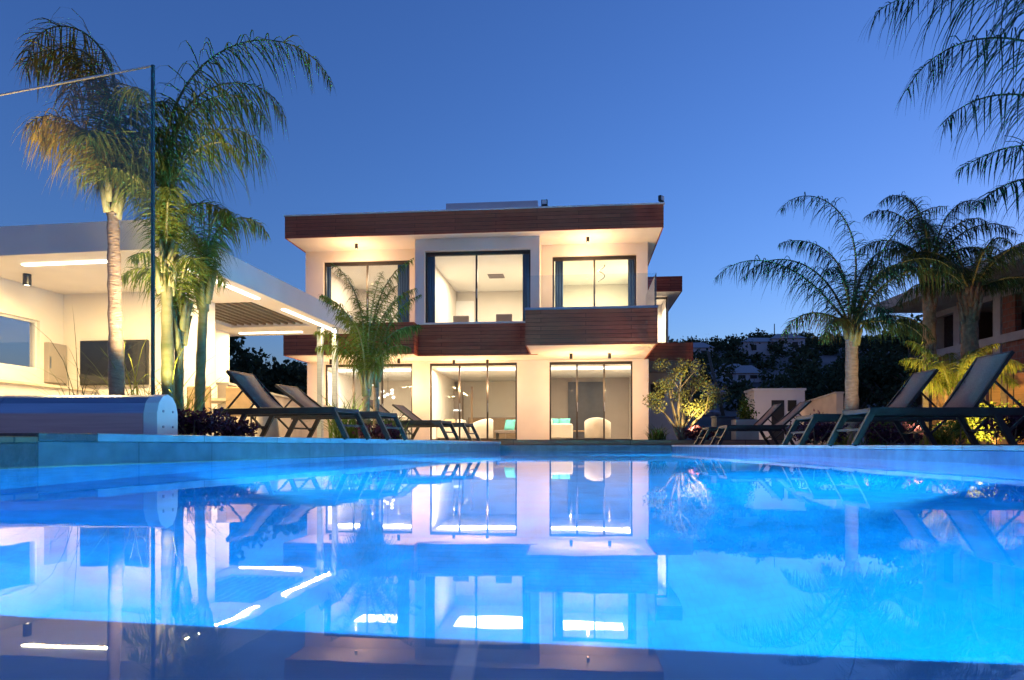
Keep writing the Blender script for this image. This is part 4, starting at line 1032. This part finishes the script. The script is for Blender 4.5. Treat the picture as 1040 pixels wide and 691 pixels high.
# ------------------------------------------------------------------ garden walls and small buildings
def simple(name, label, cat, build, loc=(0,0,0), rz=0):
    t_ = thing(name, label, cat, loc, rz); build(t_); return t_
M['lime_wall'] = mat('lime_render', (.42,.35,.30), .85, var=.15, scale=2, bump=.3)
def wallthing(label, a, b, h, th=.2, z=0, m_='lime_wall', cap=True, h2=None):
    a, b = Vector(a), Vector(b); d = b-a; t_ = thing('garden_wall', label, 'wall', (a.x,a.y,z), math.atan2(d.y,d.x)); ln_ = d.length; h2 = h if h2 is None else h2
    mb = MB(); mb.v = [(0,-th/2,0),(ln_,-th/2,0),(ln_,th/2,0),(0,th/2,0),(0,-th/2,h),(ln_,-th/2,h2),(ln_,th/2,h2),(0,th/2,h)]
    mb.f = [(0,3,2,1),(4,5,6,7),(0,1,5,4),(1,2,6,5),(2,3,7,6),(3,0,4,7)]; mb.build('wall_body', M[m_], t_)
    mb = MB(); e = .03; mb.v = [(0,-th/2-e,h+.002),(ln_,-th/2-e,h2+.002),(ln_,th/2+e,h2+.002),(0,th/2+e,h+.002),(0,-th/2-e,h+.05),(ln_,-th/2-e,h2+.05),(ln_,th/2+e,h2+.05),(0,th/2+e,h+.05)]
    mb.f = [(0,3,2,1),(4,5,6,7),(0,1,5,4),(1,2,6,5),(2,3,7,6),(3,0,4,7)]; mb.build('coping', M['concrete'], t_)
wallthing('warm lit garden wall running back behind the pavilion', (-5.9,13.9), (-6.25,26), 1.15, z=LZ-.01)
wallthing('lit retaining wall right of the white outbuilding', (W(816,400,22).x,22), (W(853,400,19.5).x,19.5), 1.45, z=0, h2=1.62)
t_ = thing('outbuilding','small white outbuilding with flat roof and dark door on the right','outbuilding',gp(784,24.5,0),R(-4))
MB().box(-.62,1.15,0,1.2,0,2.1).build('wall', M['plaster2'], t_)
MB().box(-.66,1.19,-.04,1.24,2.102,2.18).build('roof', M['cap'], t_)
dr = MB().box(-.02,.42,-.04,-.003,.05,1.75).build('door', M['frame'], t_); MB().box(.34,.37,-.065,-.042,.85,1.0).build('handle', M['steel'], dr)
wn = MB().box(.55,.85,-.03,-.003,1.35,1.75).build('window', M['frame'], t_); MB().box(.58,.82,-.036,-.031,1.38,1.72).build('pane', M['tvglass'], wn)
t_ = thing('planter_box','plain beige block planter behind the third right lounger','planter',gp(756,19,.0),0)
MB().box(-.32,.32,-.25,.25,.1,.85).build('body', M['lime_wall'], t_, bevel=.015); MB().box(-.27,.27,-.2,.2,.851,.87).build('soil_top', M['soil'], t_)
t_ = thing('pump_box','dark blue grey equipment box left of the beige planter','equipment box',gp(735,19.4,.0),0)
MB().box(-.28,.26,-.25,.25,.1,.92).build('body', M['slate'], t_, bevel=.02); MB().box(-.30,.28,-.27,.27,.921,.96).build('lid', M['slate'], t_, bevel=.01)
# timber fence lit orange
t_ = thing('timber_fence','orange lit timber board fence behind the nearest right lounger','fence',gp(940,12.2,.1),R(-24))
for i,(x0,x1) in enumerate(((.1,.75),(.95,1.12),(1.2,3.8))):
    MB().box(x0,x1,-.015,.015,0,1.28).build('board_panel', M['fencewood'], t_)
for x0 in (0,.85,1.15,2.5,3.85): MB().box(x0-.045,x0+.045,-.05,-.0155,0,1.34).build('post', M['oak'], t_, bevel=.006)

# unfinished concrete house on the right
nb = thing('concrete_house','unfinished concrete and brick house with a wide roof slab on the right','house',(15.7,25.4,0),R(-90-1.5))
# local x runs toward the camera (-Y world), local y runs to the right (+X world)
mb = MB(); mb.box(.2,12,-2.25,9,5.02,5.36); mb.build('roof', M['concrete'], nb)
mb = MB(); mb.box(.0,12,-.12,.12,4.82,5.018); mb.box(.2,12,-.2,9,3.35,3.62); mb.build('beam', M['concrete'], nb)
for x in (.2,1.6,3.65,6.2,8.8): MB().box(x-.17,x+.17,-.16,.16,-.2,4.818).build('column', M['concrete'], nb)
mb = MB(); mb.box(.38,1.42,-.1,.1,0,3.348); mb.box(1.78,3.47,-.1,.1,0,3.348); mb.box(3.83,6.02,-.1,.1,0,3.348); mb.box(3.83,4.4,-.1,.1,3.622,4.818); mb.box(5.3,6.02,-.1,.1,3.622,4.818); mb.box(6.38,8.62,-.1,.1,0,3.348)
mb.build('brick_wall', M['brick'], nb)
mb = MB(); mb.box(.3,8.8,3.2,3.4,0,5.0); mb.box(.2,.36,.17,3.2,0,5.0); mb.build('inner_wall', M['darkstone_shade'], nb)  # dark colour puts the shade of the open rooms on these walls
# upper rubble roof / second block
MB().box(4.4,12,2.0,9,5.362,7.2).build('roof_block', M['concrete'], nb)

# ------------------------------------------------------------------ garden spot lamps (lit in the photograph)
def gspot(loc, to, col, w, label, ang=75):
    t_ = thing('garden_spotlight', label, 'spotlight', loc, 0, 'garden spotlights')
    MB().tube([(0,0,0),(0,0,.09)],.008,6).build('spike', M['black'], t_)
    MB().tube([(0,0,.09),(0,0,.17)],.032,10).build('head', M['black'], t_)
    spot('garden_lamp', Vector(loc)+Vector((0,0,.22)), to, col, w, ang, .04)
YL = (1,.66,.25)
gspot(ob+Vector((.25,-.75,0)), ob+Vector((0,0,1.5)), (1,.70,.22), 800, 'small black spotlight at the foot of the olive tree', 90)
gspot(gp(930,10.3,.16), W(968,370,11.4), (1,.75,.25), 420, 'small black spotlight below the golden lit palm', 90)
gspot(gp(1012,9.6,.16), W(1030,400,12), (1,.50,.12), 520, 'small black spotlight in front of the orange fence', 110)
gspot(gp(880,11.2,.16), W(866,360,12.4), (1,.72,.40), 150, 'small black spotlight at the foot of the large right palm', 60)
gspot(gp(150,7.5,LZ), W(104,120,8.0), (1,.70,.36), 1500, 'small black spotlight at the foot of the tall left palm', 60)
gspot(gp(165,7.75,LZ), W(175,250,8.3), (1,.80,.30), 420, 'small black spotlight at the foot of the palm clump', 75)
gspot(gp(366,12.3,LZ), W(372,320,13.2), (1,.80,.40), 120, 'small black spotlight at the foot of the slim villa palm', 75)
gspot(gp(830,17.8,.1), W(835,410,20), (1,.66,.35), 70, 'small black spotlight before the lit retaining wall', 110)
gspot(gp(790,21,.1), W(790,410,24.5), (1,.70,.50), 60, 'small black spotlight before the white outbuilding', 90)
